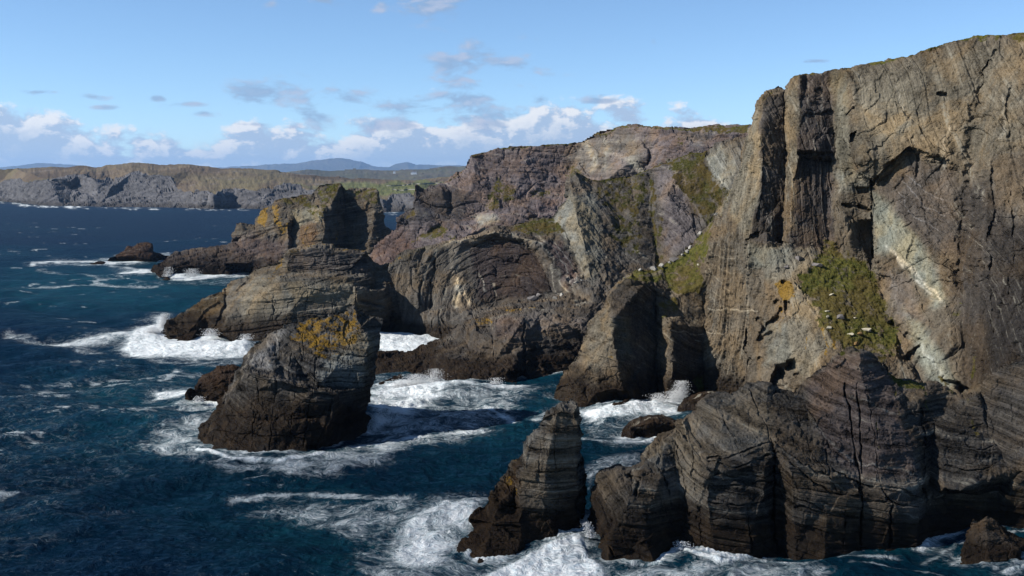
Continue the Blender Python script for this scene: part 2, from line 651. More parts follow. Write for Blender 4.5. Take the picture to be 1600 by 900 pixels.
def on(name, px, py):
    x0, y0, st, full = SURF[name]
    return full[int(round((py - y0) / st)), int(round((px - x0) / st))]


# ------------------------------------------------------------------ materials

def rock_material(name, contrast=1.0, band=0.5, streak=0.35, lichen_col=(0.42, 0.25, 0.035), grass_a=(0.045, 0.060, 0.014),
                  grass_b=(0.185, 0.170, 0.052), fine=1.0, wetcol=(0.019, 0.014, 0.011), bump=0.35, pale=0.7):
    m = bpy.data.materials.new(name)
    m.use_nodes = True
    m.node_tree.nodes.clear()
    N = NT(m.node_tree)
    geo = N.n('ShaderNodeNewGeometry')
    pos = geo.outputs['Position']
    stone = N.n('ShaderNodeAttribute', {'attribute_name': 'stone'}).outputs['Color']
    bedv = N.n('ShaderNodeAttribute', {'attribute_name': 'bed'}).outputs['Fac']
    grass = N.n('ShaderNodeAttribute', {'attribute_name': 'grass'}).outputs['Fac']
    lich = N.n('ShaderNodeAttribute', {'attribute_name': 'lichen'}).outputs['Fac']
    wet = N.n('ShaderNodeAttribute', {'attribute_name': 'wet'}).outputs['Fac']
    sx = N.n('ShaderNodeSeparateXYZ', None, i0=pos)
    # fine bedding bands
    bvec = N.comb(N.m('MULTIPLY', sx.outputs[0], 0.025), N.m('MULTIPLY', sx.outputs[1], 0.025), N.m('MULTIPLY', bedv, 1.0 * fine))
    b1 = N.noise(bvec, 1.0, 7.0, 0.75, 0.15)
    # vertical water streaks
    svec = N.vm('MULTIPLY', pos, (0.55, 0.55, 0.045))
    s1 = N.noise(svec, 1.0, 5.0, 0.65, 0.4)
    big = N.noise(pos, 0.045, 5.0, 0.6, 0.3)
    mid = N.noise(pos, 0.33, 6.0, 0.65)
    fin = N.noise(pos, 1.9, 5.0, 0.7)
    v = N.m('ADD', 1.0, N.m('MULTIPLY', N.m('SUBTRACT', N.ss(b1, 0.36, 0.64), 0.5), 1.15 * band * contrast))
    v = N.m('ADD', v, N.m('MULTIPLY', N.m('SUBTRACT', s1, 0.5), 2.2 * streak * contrast))
    v = N.m('ADD', v, N.m('MULTIPLY', N.m('SUBTRACT', big, 0.5), 1.9 * contrast))
    v = N.m('ADD', v, N.m('MULTIPLY', N.m('SUBTRACT', mid, 0.5), 0.9 * contrast))
    v = N.m('ADD', v, N.m('MULTIPLY', N.m('SUBTRACT', fin, 0.5), 1.9 * contrast))
    grain = N.noise(pos, 4.6, 3.0, 0.6)
    v = N.m('ADD', v, N.m('MULTIPLY', N.m('SUBTRACT', grain, 0.5), 1.3 * contrast))
    v = N.m('MAXIMUM', v, 0.16)
    col = N.mix(1.0, stone, N.comb(v, v, v), 'MULTIPLY')
    # warm / cool drift in the stone
    drift = N.noise(pos, 0.09, 4.0, 0.6, 0.5)
    warm = N.mix(N.ss(drift, 0.40, 0.66), (0.97, 0.99, 1.02, 1), (1.15, 1.0, 0.82, 1))
    col = N.mix(1.0, col, warm, 'MULTIPLY')
    # pale crusts of lichen and quartz in specks and along some beds
    spk = N.m('MULTIPLY', N.ss(N.noise(pos, 0.8, 7.0, 0.72), 0.60, 0.70), N.ss(big, 0.40, 0.6))
    vein = N.m('MULTIPLY', N.ss(b1, 0.565, 0.64), N.ss(mid, 0.45, 0.58))
    pl = N.m('MULTIPLY', N.m('MAXIMUM', spk, vein), pale)
    col = N.mix(pl, col, (0.38, 0.36, 0.30, 1))
    # lichen
    ln = N.noise(pos, 0.5, 6.0, 0.7)
    lf = N.ss(N.m('ADD', N.m('MULTIPLY', lich, 0.75), N.m('MULTIPLY', N.m('SUBTRACT', ln, 0.5), 2.6)), 0.34, 0.56)
    lf = N.m('MULTIPLY', lf, N.ss(lich, 0.03, 0.15))
    lcol = N.mix(N.ss(fin, 0.35, 0.68), tuple(c * 0.45 for c in lichen_col) + (1,), tuple(lichen_col) + (1,))
    col = N.mix(N.m('MULTIPLY', lf, 0.76), col, lcol)
    # wet, weedy foot
    wf = N.m('MULTIPLY', wet, N.ss(mid, 0.15, 0.5, 0.8, 1.0))
    wc = N.mix(N.ss(mid, 0.42, 0.62), tuple(wetcol) + (1,), (wetcol[0] * 2.2, wetcol[1] * 2.0, wetcol[2] * 1.6, 1))
    col = N.mix(N.m('MULTIPLY', wf, 0.9), col, wc)
    # grass and heath
    gn = N.noise(pos, 0.35, 7.0, 0.7)
    gf = N.ss(N.m('ADD', N.m('MULTIPLY', grass, 0.80), N.m('MULTIPLY', N.m('SUBTRACT', gn, 0.5), 3.0)), 0.36, 0.62)
    gf = N.m('MULTIPLY', gf, N.ss(grass, 0.04, 0.2))
    gt = N.noise(pos, 1.1, 7.0, 0.8)
    gcol = N.mix(N.ss(gt, 0.34, 0.66), tuple(grass_a) + (1,), tuple(grass_b) + (1,))
    gcol = N.mix(N.ss(N.noise(pos, 0.12, 3.0, 0.5), 0.40, 0.62), gcol, N.mix(0.5, gcol, (0.15, 0.10, 0.045, 1)))
    col = N.mix(gf, col, gcol)
    col = N.mix(1.0, col, (0.468, 0.460, 0.438, 1), 'MULTIPLY')
    h = N.m('ADD', N.m('MULTIPLY', b1, 1.2), N.m('ADD', N.m('MULTIPLY', mid, 0.35), N.m('MULTIPLY', fin, 0.45)))
    h = N.m('ADD', h, N.m('MULTIPLY', s1, 0.35))
    bp = N.n('ShaderNodeBump', None, Strength=bump, Distance=0.8, Height=h)
    df = N.n('ShaderNodeBsdfDiffuse', None, Color=col, Roughness=0.3, Normal=bp.outputs[0])
    gl = N.n('ShaderNodeBsdfGlossy', None, Roughness=0.38, Normal=bp.outputs[0])
    bs = N.n('ShaderNodeMixShader', None, i0=N.m('MULTIPLY', wf, 0.003), i1=df, i2=gl)
    out = N.n('ShaderNodeOutputMaterial')
    m.node_tree.links.new(bs.outputs[0], out.inputs[0])
    return m


GREY = (0.135, 0.125, 0.112)
TAN = (0.200, 0.178, 0.138)
DARK = (0.090, 0.080, 0.075)
PURPLE = (0.138, 0.113, 0.115)
GREEN = (0.185, 0.195, 0.160)
PALE = (0.36, 0.33, 0.26)
RUST = (0.20, 0.115, 0.055)

m_near = rock_material("near_rock", 1.05, 0.95, 0.25, bump=0.45, pale=0.8)
m_cliff = rock_material("cliff_rock", 1.0, 0.38, 0.75)
m_mid = rock_material("middle_rock", 0.9, 0.5, 0.4, fine=0.6, grass_a=(0.036, 0.042, 0.014), grass_b=(0.120, 0.112, 0.040))
m_far = rock_material("back_rock", 0.8, 0.5, 0.5, fine=0.5, grass_a=(0.05, 0.055, 0.018), grass_b=(0.17, 0.155, 0.055))
m_yel = rock_material("lichened_rock", 0.9, 0.5, 0.3, lichen_col=(0.60, 0.36, 0.06), fine=0.6)
m_dark = rock_material("tidal_rock", 0.9, 0.5, 0.2)

# ------------------------------------------------------------------ far land
def hill_material(name, low, high, rock, scale, field=None, band=1.0, rockiness=0.5):
    m = bpy.data.materials.new(name)
    m.use_nodes = True
    m.node_tree.nodes.clear()
    N = NT(m.node_tree)
    pos = N.n('ShaderNodeNewGeometry').outputs['Position']
    nor = N.n('ShaderNodeNewGeometry').outputs['Normal']
    nz = N.n('ShaderNodeSeparateXYZ', None, i0=nor).outputs[2]
    grass = N.n('ShaderNodeAttribute', {'attribute_name': 'grass'}).outputs['Fac']
    lich = N.n('ShaderNodeAttribute', {'attribute_name': 'lichen'}).outputs['Fac']
    stone = N.n('ShaderNodeAttribute', {'attribute_name': 'stone'}).outputs['Color']
    wet = N.n('ShaderNodeAttribute', {'attribute_name': 'wet'}).outputs['Fac']
    a = N.noise(pos, scale, 8.0, 0.68, 0.4)
    b = N.noise(pos, scale * 5, 6.0, 0.7)
    s = N.noise(N.vm('MULTIPLY', pos, (1.0, 1.0, 2.4)), scale * 9, 5.0, 0.7, 0.6)
    v = N.m('ADD', 1.0, N.m('ADD', N.m('MULTIPLY', N.m('SUBTRACT', s, 0.5), 2.6), N.m('MULTIPLY', N.m('SUBTRACT', a, 0.5), 1.6)))
    v = N.m('MAXIMUM', v, 0.25)
    rc = N.mix(1.0, stone, N.comb(v, v, v), 'MULTIPLY')
    wide = N.noise(N.vm('MULTIPLY', pos, (1.0, 0.5, 1.0)), scale * 0.7, 4.0, 0.6, 0.8)
    g = N.mix(N.ss(N.m('ADD', N.m('MULTIPLY', a, 0.5), N.m('MULTIPLY', wide, 0.5)), 0.42, 0.58), tuple(low) + (1,), tuple(high) + (1,))
    g = N.mix(N.ss(wide, 0.52, 0.64, 0.0, 0.28), g, (0.075, 0.080, 0.030, 1))
    g = N.mix(N.ss(b, 0.42, 0.66), g, N.mix(0.6, g, (0.06, 0.042, 0.028, 1)))
    out = N.ss(N.m('ADD', b, N.m('MULTIPLY', N.m('SUBTRACT', a, 0.5), 0.8)), 0.60, 0.70)
    g = N.mix(N.m('MULTIPLY', out, rockiness), g, tuple(rock) + (1,))
    g = N.mix(N.m('MULTIPLY', lich, 0.85), g, N.mix(N.ss(b, 0.35, 0.65), (0.06, 0.075, 0.022, 1), (0.10, 0.11, 0.034, 1)))
    gf = N.ss(N.m('ADD', grass, N.m('MULTIPLY', N.m('SUBTRACT', b, 0.5), 0.9)), 0.42, 0.56)
    col = N.mix(gf, rc, g)
    col = N.mix(N.m('MULTIPLY', wet, 0.8), col, (0.03, 0.026, 0.022, 1))
    bp = N.n('ShaderNodeBump', None, Strength=0.14, Distance=5.0, Height=N.m('ADD', a, s))
    bs = N.n('ShaderNodeBsdfPrincipled', None, Base_Color=col, Roughness=0.95, Normal=bp.outputs[0])
    bs.inputs['Specular IOR Level'].default_value = 0.1
    o = N.n('ShaderNodeOutputMaterial')
    m.node_tree.links.new(bs.outputs[0], o.inputs[0])
    return m


m_head = hill_material("moorland", (0.064, 0.047, 0.030), (0.112, 0.086, 0.054), (0.17, 0.155, 0.145), 0.0035, rockiness=0.5)
m_hill = hill_material("far_heath", (0.05, 0.05, 0.026), (0.08, 0.072, 0.044), (0.12, 0.11, 0.10), 0.0012, rockiness=0.3)


def far_hill(name, outline, lines, label, mat=m_hill, thick=2500.0, **kw):
    o = formation(name, outline, lines, mat, (0.12, 0.115, 0.11), surf=False, thick=thick, warp=(1.6, 0.6), wscale=(26, 7),
                  rough=(300.0, 26.0), wet=(-5, 2), paints=[('grass', 'poly', [(-400, 200), (2000, 200), (2000, 400), (-400, 400)], 3, 1.0)], **kw)
    tag(o, label, "hills", kind='structure')
    return o


MT = 40000.0
far_hill("mountain_range", [(300, 264, MT), (368, 260.5, MT), (417, 257, MT), (463, 255, MT), (487, 251, MT), (517, 247.5, MT), (533, 247.6, MT), (547, 249, MT),
                            (567, 253, MT), (583, 260, MT), (607, 261.5, MT), (620, 256, MT), (637, 252.5, MT), (650, 257, MT), (683, 258, MT),
                            (717, 258.5, MT), (800, 262, MT), (980, 270, MT), (980, 296, MT - 3000), (300, 296, MT - 3000)],
         [(( 520, 262, MT - 900)), (600, 272, MT - 1500), (640, 266, MT - 1000)][0:0] and [] or [[(420, 268, MT - 1200), (500, 263, MT - 900), (560, 266, MT - 1100), (640, 266, MT - 900), (720, 270, MT - 1200)]],
         "blue hazy mountain range on the horizon beyond the bay", seed=31, step=0.8)
far_hill("mountain_range", [(-60, 268, MT), (0, 262, MT), (23, 259.5, MT), (43, 256.5, MT), (68, 255, MT), (93, 255.5, MT), (120, 258.5, MT), (150, 262, MT), (200, 267, MT), (200, 290, MT - 2500), (-60, 290, MT - 2500)],
         [], "faint blue hill peeping over the left end of the headland", seed=35, step=0.8)
MH = 10000.0
far_hill("hill_country", [(380, 276, MH), (453, 268.5, MH), (480, 265.5, MH), (513, 267.5, MH), (553, 263.5, MH), (600, 266.5, MH), (640, 265, MH), (667, 263.5, MH),
                          (700, 261, MH), (723, 259.5, MH), (780, 260, MH), (980, 270, MH), (980, 296, MH - 1400), (380, 296, MH - 1400)],
         [[(450, 275, MH - 700), (540, 273, MH - 500), (640, 273, MH - 600), (720, 271, MH - 500)]],
         "low blue green hill country in front of the mountains with a few white farmhouses", seed=37, step=0.8, thick=1500.0)

# farmhouses out on those hills
def farmhouse(px, py, Y, w, d, h, rot, label):
    x, y, z = at(px, py, Y)
    e = bpy.data.objects.new("farmhouse", None)
    COL.objects.link(e)
    e.location = (x, y, z)
    e.rotation_euler = (0, 0, rot)
    tag(e, label, "house", "white farmhouses on the far hills")
    V = [(-w, -d, -8), (w, -d, -8), (w, d, -8), (-w, d, -8), (-w, -d, h), (w, -d, h), (w, d, h), (-w, d, h), (-w, 0, h * 1.55), (w, 0, h * 1.55)]
    Q = [(0, 1, 5, 4), (1, 2, 6, 5), (2, 3, 7, 6), (3, 0, 4, 7), (4, 7, 8, 8), (5, 9, 6, 6)]
    me = bpy.data.meshes.new("wall")
    me.from_pydata(V, [], [tuple(dict.fromkeys(f)) for f in Q])
    me.materials.append(m_white)
    o = bpy.data.objects.new("wall", me)
    COL.objects.link(o)
    o.parent = e
    k = 1.06
    V = [(-w * k, -d * k, h * 0.97), (w * k, -d * k, h * 0.97), (w * k, d * k, h * 0.97), (-w * k, d * k, h * 0.97), (-w * k, 0, h * 1.62), (w * k, 0, h * 1.62)]
    me = bpy.data.meshes.new("roof")
    me.from_pydata(V, [], [(0, 1, 5, 4), (2, 3, 4, 5)])
    me.materials.append(m_slate)
    o = bpy.data.objects.new("roof", me)
    COL.objects.link(o)
    o.parent = e


def plain_material(name, col, rough=0.8, var=0.3, scale=2.0):
    m = bpy.data.materials.new(name)
    m.use_nodes = True
    N = NT(m.node_tree)
    bs = m.node_tree.nodes['Principled BSDF']
    pos = N.n('ShaderNodeNewGeometry').outputs['Position']
    n = N.noise(pos, scale, 5.0, 0.65)
    c = N.mix(N.ss(n, 0.3, 0.7), tuple(x * (1 - var) for x in col) + (1,), tuple(min(1, x * (1 + var)) for x in col) + (1,))
    m.node_tree.links.new(c, bs.inputs['Base Color'])
    bs.inputs['Roughness'].default_value = rough
    return m


m_white = plain_material("whitewash", (0.65, 0.65, 0.62), 0.8, 0.06)
m_slate = plain_material("slate", (0.12, 0.12, 0.13), 0.6, 0.2)
for (px, py, w, lab) in [(647.5, 271.0, 13, "long white farmhouse, the right hand one of the specks on the far hills"),
                         (616, 269.8, 7, "small white farmhouse, leftmost speck on the far hills"),
                         (643.6, 271.6, 6, "small white farmhouse close beside the long one on the far hills")]:
    farmhouse(px, py, MH - 1000, w * 1.4, 8, 9, 0.1, lab)

# headland across the bay
HY = 2700.0
h_out = [(-520, 282, 3900), (-430, 277, 3800), (-330, 272, 3700), (-240, 268, 3600), (-140, 270, 3500), (-40, 267, 3500), (0, 265, 3500), (23, 263, 3500), (80, 261.5, 3500), (133, 259, 3500), (150, 262, 3450), (167, 258, 3450), (213, 254, 3450), (227, 254.5, 3450),
         (253, 257.5, 3450), (283, 256.5, 3400), (327, 260, 3400), (350, 263, 3350), (393, 263.5, 3350), (430, 266.5, 3300), (443, 269.5, 3300), (480, 273, 3250), (510, 276, 3250),
         (530, 275, 3250), (548, 279.5, 3200), (570, 279, 3200), (620, 281, 3200), (648, 281.5, 3200), (697, 276, 3300), (800, 274, 3400), (960, 278, 3400),
         (960, 345, 2100), (720, 340, 2150), W(640, 331.5, 8), W(605, 332.5, 8), W(560, 332, 8), W(480, 330, 8), W(407, 327, 8), W(368, 326.5, 8), W(333, 326.7, 8), W(290, 325.6, 8), W(233, 325, 8),
         W(190, 324, 8), W(140, 323, 8), W(100, 322, 8), W(67, 321.5, 8), W(30, 317, 8), W(0, 314.5, 8), W(-60, 311, 8), W(-140, 309, 8), W(-260, 307, 8), W(-400, 305, 8), W(-510, 304.5, 8)]
h_lines = [[(-500, 295, 4300), (-400, 290, 4200), (-260, 286, 4000), (-140, 285, 3700), (0, 284, 3480), (27, 283, 3250), (77, 281, 2980), (112, 279, 2960), (122, 276, 3060), (130, 274, 3000), (150, 284, 2900), (175, 290, 2880), (207, 272, 2990), (240, 272, 2970), (267, 275, 2950), (277, 292, 2800), (300, 303, 2620), (333, 307, 2480),
            (350, 296, 2640), (367, 293.5, 2660), (417, 293, 2600), (467, 293.5, 2560), (520, 303, 2440), (560, 308, 2400), (596, 315, 2300), (612, 308, 2380), (628, 308.5, 2350), (645, 310, 2260), (720, 305, 2250)],
           [(333, 307, 2480), W(334, 326.5)], [(367, 293.5, 2660), W(366, 325.5, 2)], [(130, 274, 3000), (133, 300, 2900)], [(122, 276, 3060), (118, 296, 2990)],
           [(612, 308, 2380), (610, 326, 2330)], [(628, 308.5, 2350), (620, 328, 2260)],
           [(175, 290, 2880), (150, 312, 2830)], [(207, 272, 2990), (180, 300, 2880), (160, 318, 2800)], [(240, 272, 2970), (210, 305, 2830)], [(277, 292, 2800), (255, 312, 2700)],
           [(230, 262, 3250), (300, 266, 3150), (400, 274, 2950), (480, 281, 2850), (540, 285, 2850), (600, 287, 2800), (660, 288, 2800)],
           [(540, 297, 2600), (600, 299, 2600), (660, 300, 2550)]]
land = [(-560, 240), (-540, 298), (-400, 289), (-260, 285), (-140, 284), (0, 284), (27, 282), (77, 280), (130, 274), (150, 282), (175, 284), (207, 270), (240, 271), (267, 274), (277, 292), (300, 302), (333, 306), (350, 295), (417, 292), (467, 293), (520, 302), (560, 307), (596, 314), (612, 307), (645, 309), (1100, 305), (1100, 240)]
fields = [(470, 300), (500, 291), (530, 288), (570, 284), (640, 284), (760, 280), (760, 306), (620, 306), (560, 303), (500, 303)]
headland = formation("headland", h_out, h_lines, m_head, (0.085, 0.082, 0.083), seed=41, step=1.0, thick=900.0, warp=(2.0, 1.0), wscale=(24, 6),
                     bed=(50, 20), blocks=((70, 1.6, 13, 0.4), (24, 1.5, 6, 0.4)), strata=(), rough=(40.0, 2.5), wet=(9, 5), surf=False, turf=0.10,
                     paints=[('grass', 'poly', land, 3, 1.0), ('lichen', 'poly', fields, 2.5, 0.9),
                             ('lichen', 'poly', [(25, 283), (60, 279), (85, 279), (60, 285)], 2, 0.4), ('lichen', 'poly', [(200, 263), (300, 272), (420, 284), (330, 286), (230, 270)], 6, 0.14),
                             ('lichen', 'line', [(440, 291), (520, 290)], 3, 0.5)])
tag(headland, "long brown moorland headland with grey cliffs across the bay", "headland", kind='structure')

# ------------------------------------------------------------------ the back cliff
bc_out = [(570, 410, 640), (581, 399, 640), (592, 390, 640), (600, 384, 640), (612, 371, 640), (620, 362, 640), (621, 343, 640), (632, 331, 642), (645, 324, 645), (646, 300, 645), (647, 289, 645), (650, 287.5, 645), (659, 293.5, 650), (680, 294, 652),
          (694, 287, 655), (706, 275, 660), (718, 268, 662), (726, 261, 664), (732, 249, 666), (738, 242, 668), (755, 237.5, 670), (795, 230, 670), (830, 228, 670), (888, 224.5, 668), (910, 220, 665), (935, 205, 660),
          (958, 198.5, 655), (984, 196, 640), (1033, 199, 620), (1068, 199.6, 605), (1120, 195, 600), (1175, 195, 590), (1260, 192, 580),
          (1260, 480, 520), (900, 470, 600), (700, 470, 605), (570, 450, 620)]
bc_lines = [[(650, 296, 641), (690, 300, 640), (735, 300, 641)], [(694, 289, 652), (706, 300, 645)], [(735, 300, 641), (740, 262, 655), (738, 244, 664)],
            [(735, 300, 641), (770, 306, 640), (800, 312, 636), (850, 300, 648), (885, 292, 650)],
            [(622, 343, 639), (650, 340, 634), (700, 343, 632), (740, 345, 632)],
            [(740, 345, 632), (770, 340, 622), (830, 338, 622), (880, 338, 632)],
            [(647, 289.5, 640), (648, 322, 636)],
            [(640, 376, 630), (665, 366, 628), (690, 357, 630), (720, 360, 622), (760, 352, 618)], [(583, 402, 636), (612, 392, 626), (640, 376, 630)],
            [(612, 400, 620), (660, 392, 614), (700, 385, 610)],
            [(885, 292, 650), (892, 260, 664), (890, 228, 667)], [(905, 275, 640), (940, 265, 622), (970, 262, 606), (1010, 272, 604)],
            [(935, 207, 655), (945, 240, 636), (940, 265, 622)], [(958, 200, 650), (975, 235, 625), (970, 262, 606)],
            [(984, 198, 636), (1000, 215, 622), (1010, 245, 606)], [(1018, 202, 618), (1016, 240, 612), (1012, 262, 606)], [(1030, 202, 614), (1036, 245, 592), (1040, 262, 588)],
            [(1068, 202, 600), (1080, 225, 592), (1085, 245, 585)], [(1075, 207, 598), (1120, 209, 592), (1175, 210, 586)]]
G = [(0.15, 0.15, 0.12)]
back_cliff = formation(
    "back_cliff", bc_out, bc_lines, m_far, (0.178, 0.150, 0.152), seed=51, step=1.1, thick=160.0, warp=(3.0, 1.4), wscale=(30, 7), bed=(12, 30),
    blocks=((26, 1.5, 3.2, 0.3), (9, 1.5, 1.5, 0.5), (3.6, 1.4, 0.6, 0.4)), strata=((9, 0.9), (3.2, 0.4)), rough=(6.0, 0.7), wet=(6, 3), bedwarp=(90, 7),
    paints=[((0.10, 0.098, 0.105), 'poly', [(640, 290), (735, 300), (720, 350), (620, 350)], 10, 0.8),
            ((0.16, 0.112, 0.10), 'poly', [(570, 420), (620, 350), (650, 380), (680, 430)], 10, 0.7),
            ((0.225, 0.205, 0.175), 'poly', [(890, 228), (935, 206), (985, 200), (1010, 225), (1012, 268), (960, 276), (900, 272), (885, 250)], 18, 0.75), ((0.33, 0.31, 0.26), 'line', [(912, 222), (930, 245), (925, 268)], 9, 0.7), ((0.36, 0.34, 0.28), 'line', [(950, 238), (985, 250), (1008, 266)], 9, 0.8), ((0.30, 0.28, 0.24), 'line', [(940, 208), (948, 235), (944, 262)], 6, 0.6), ((0.26, 0.24, 0.2), 'line', [(1018, 204), (1016, 245)], 4, 0.6),
            ((0.22, 0.185, 0.18), 'poly', [(950, 240), (975, 235), (985, 262), (960, 266)], 7, 0.7),
            ((0.22, 0.185, 0.18), 'poly', [(985, 200), (1030, 202), (1036, 245), (1012, 262)], 8, 0.6),
            ((0.20, 0.19, 0.19), 'poly', [(1060, 205), (1120, 205), (1090, 240)], 8, 0.7),
            ((0.30, 0.29, 0.25), 'poly', [(740, 338), (775, 335), (780, 350), (745, 356)], 5, 0.8),
            ((0.22, 0.17, 0.17), 'poly', [(835, 320), (865, 315), (868, 340), (835, 345)], 6, 0.6),
            ('grass', 'poly', [(765, 300), (775, 272), (790, 285), (812, 290), (808, 305), (785, 310), (780, 325), (755, 330)], 6, 0.72),
            ('grass', 'poly', [(885, 262), (900, 262), (915, 285), (890, 292)], 6, 0.8),
            ('grass', 'poly', [(825, 300), (860, 298), (862, 310), (830, 312)], 4, 0.6),
            ('grass', 'poly', [(645, 377), (690, 352), (700, 360), (690, 372)], 4, 0.85), ('grass', 'poly', [(625, 341), (645, 326), (652, 338)], 4, 0.9),
            ('grass', 'line', [(700, 370), (712, 372)], 6, 0.6),
            ('grass', 'line', [(738, 243), (795, 231), (888, 225), (935, 206), (984, 197), (1068, 201), (1260, 193)], 3.2, 1.0),
            ('grass', 'poly', [(1040, 200), (1120, 196), (1260, 194), (1260, 208), (1100, 207)], 3, 0.9),
            ('grass', 'line', [(1060, 215), (1062, 240)], 9, 0.5), ('grass', 'line', [(1008, 215), (1006, 240)], 5, 0.45),
            ('grass', 'line', [(720, 268), (700, 285), (660, 293)], 4, 0.6)],
    cracks=[([(905, 258), (922, 275)], 3, 5), ([(700, 300), (705, 345)], 2, 2)])
tag(back_cliff, "purple grey cliff with patches of grass, rear headland beneath the clouds", "cliff", kind='structure')

# ------------------------------------------------------------------ the folded middle cliff
mc_out = [(588, 530, 446), W(596, 513), (600, 470, 446), (604, 430, 447), (607, 413, 448), (615, 405, 449), (637, 393, 450), (667, 388, 451), (693, 380, 452), (720, 375, 453), (747, 366, 455), (773, 355, 458), (790, 352, 460), (810, 348, 464), (827, 342, 468),
          (845, 339, 470), (863, 337, 470), (868, 330, 468), (876, 320, 466), (886, 310, 464), (887, 287, 463), (889, 270, 462), (897, 266.5, 461), (912, 274, 460), (925, 281, 460), (947, 279.5, 462), (984, 276.5, 464), (1004, 269, 465), (1033, 256, 466),
          (1062, 243.5, 462), (1086, 238, 458), (1100, 236, 456), (1108, 231, 454), (1120, 223, 450), (1137, 217, 446), (1165, 213, 438), (1260, 200, 420), (1260, 520, 385), (990, 560, 372), (840, 560, 380), W(720, 530), W(670, 524), W(640, 520.5), W(627, 520)]
mc_lines = [
    # the arch: its lip, and the hollow under it
    [(693, 381, 446), (720, 377, 443), (747, 369, 442), (775, 362, 442), (800, 366, 440), (825, 376, 436), (845, 386, 432), (858, 402, 428), (866, 420, 424), (876, 440, 420), (886, 458, 416)],
    [(735, 388, 444), (775, 374, 445), (805, 378, 444), (830, 392, 441), (850, 415, 436), (862, 440, 431), (868, 462, 427)],
    [(735, 388, 444), (728, 420, 440), (735, 455, 436), (740, 478, 430)],
    [(780, 400, 441), (790, 440, 436), (800, 470, 430)],
    [(740, 478, 430), (780, 475, 432), (820, 470, 428), (868, 462, 424)],
    # pillars left of the arch
    [(700, 385, 445), (705, 410, 442), (715, 440, 437), (722, 475, 430)],
    [(640, 396, 446), (650, 430, 441), (656, 470, 436)], [(676, 392, 444), (680, 430, 442), (674, 480, 436)],
    [(607, 420, 446), (612, 470, 443), (616, 512, 441)], [(627, 470, 441), (650, 490, 436), (690, 480, 430), (722, 475, 425)],
    [(665, 488, 428), (700, 500, 420), (735, 495, 416)],
    # ledge of grass above the arch
    [(795, 364, 452), (830, 362, 452), (868, 364, 448), (884, 372, 440)],
    # the lit rib
    [(868, 338, 462), (880, 356, 448), (893, 385, 436), (905, 420, 426)],
    [(889, 275, 458), (900, 330, 440), (914, 390, 428), (925, 440, 414)],
    [(897, 268, 458), (925, 320, 446), (940, 380, 434), (948, 430, 420)],
    # gully and ribs further right
    [(1012, 266, 463), (1018, 300, 454), (1022, 345, 446), (1028, 400, 437), (1030, 440, 429)],
    [(1000, 275, 460), (995, 330, 447), (1000, 390, 436), (995, 440, 425)],
    [(1035, 262, 458), (1045, 300, 446), (1055, 350, 438), (1060, 400, 428)],
    [(1062, 262, 452), (1072, 300, 446), (1085, 340, 438), (1092, 370, 430)],
    [(1100, 240, 452), (1106, 262, 446), (1125, 282, 436), (1140, 300, 428)], [(1100, 300, 444), (1130, 330, 436)],
    [(960, 290, 458), (965, 340, 446), (975, 400, 434)],
    [(880, 466, 410), (900, 446, 408), (925, 455, 400), (960, 460, 400)], [(880, 520, 388), (940, 520, 385)], [(720, 500, 412), (800, 490, 404), (870, 480, 398)]]
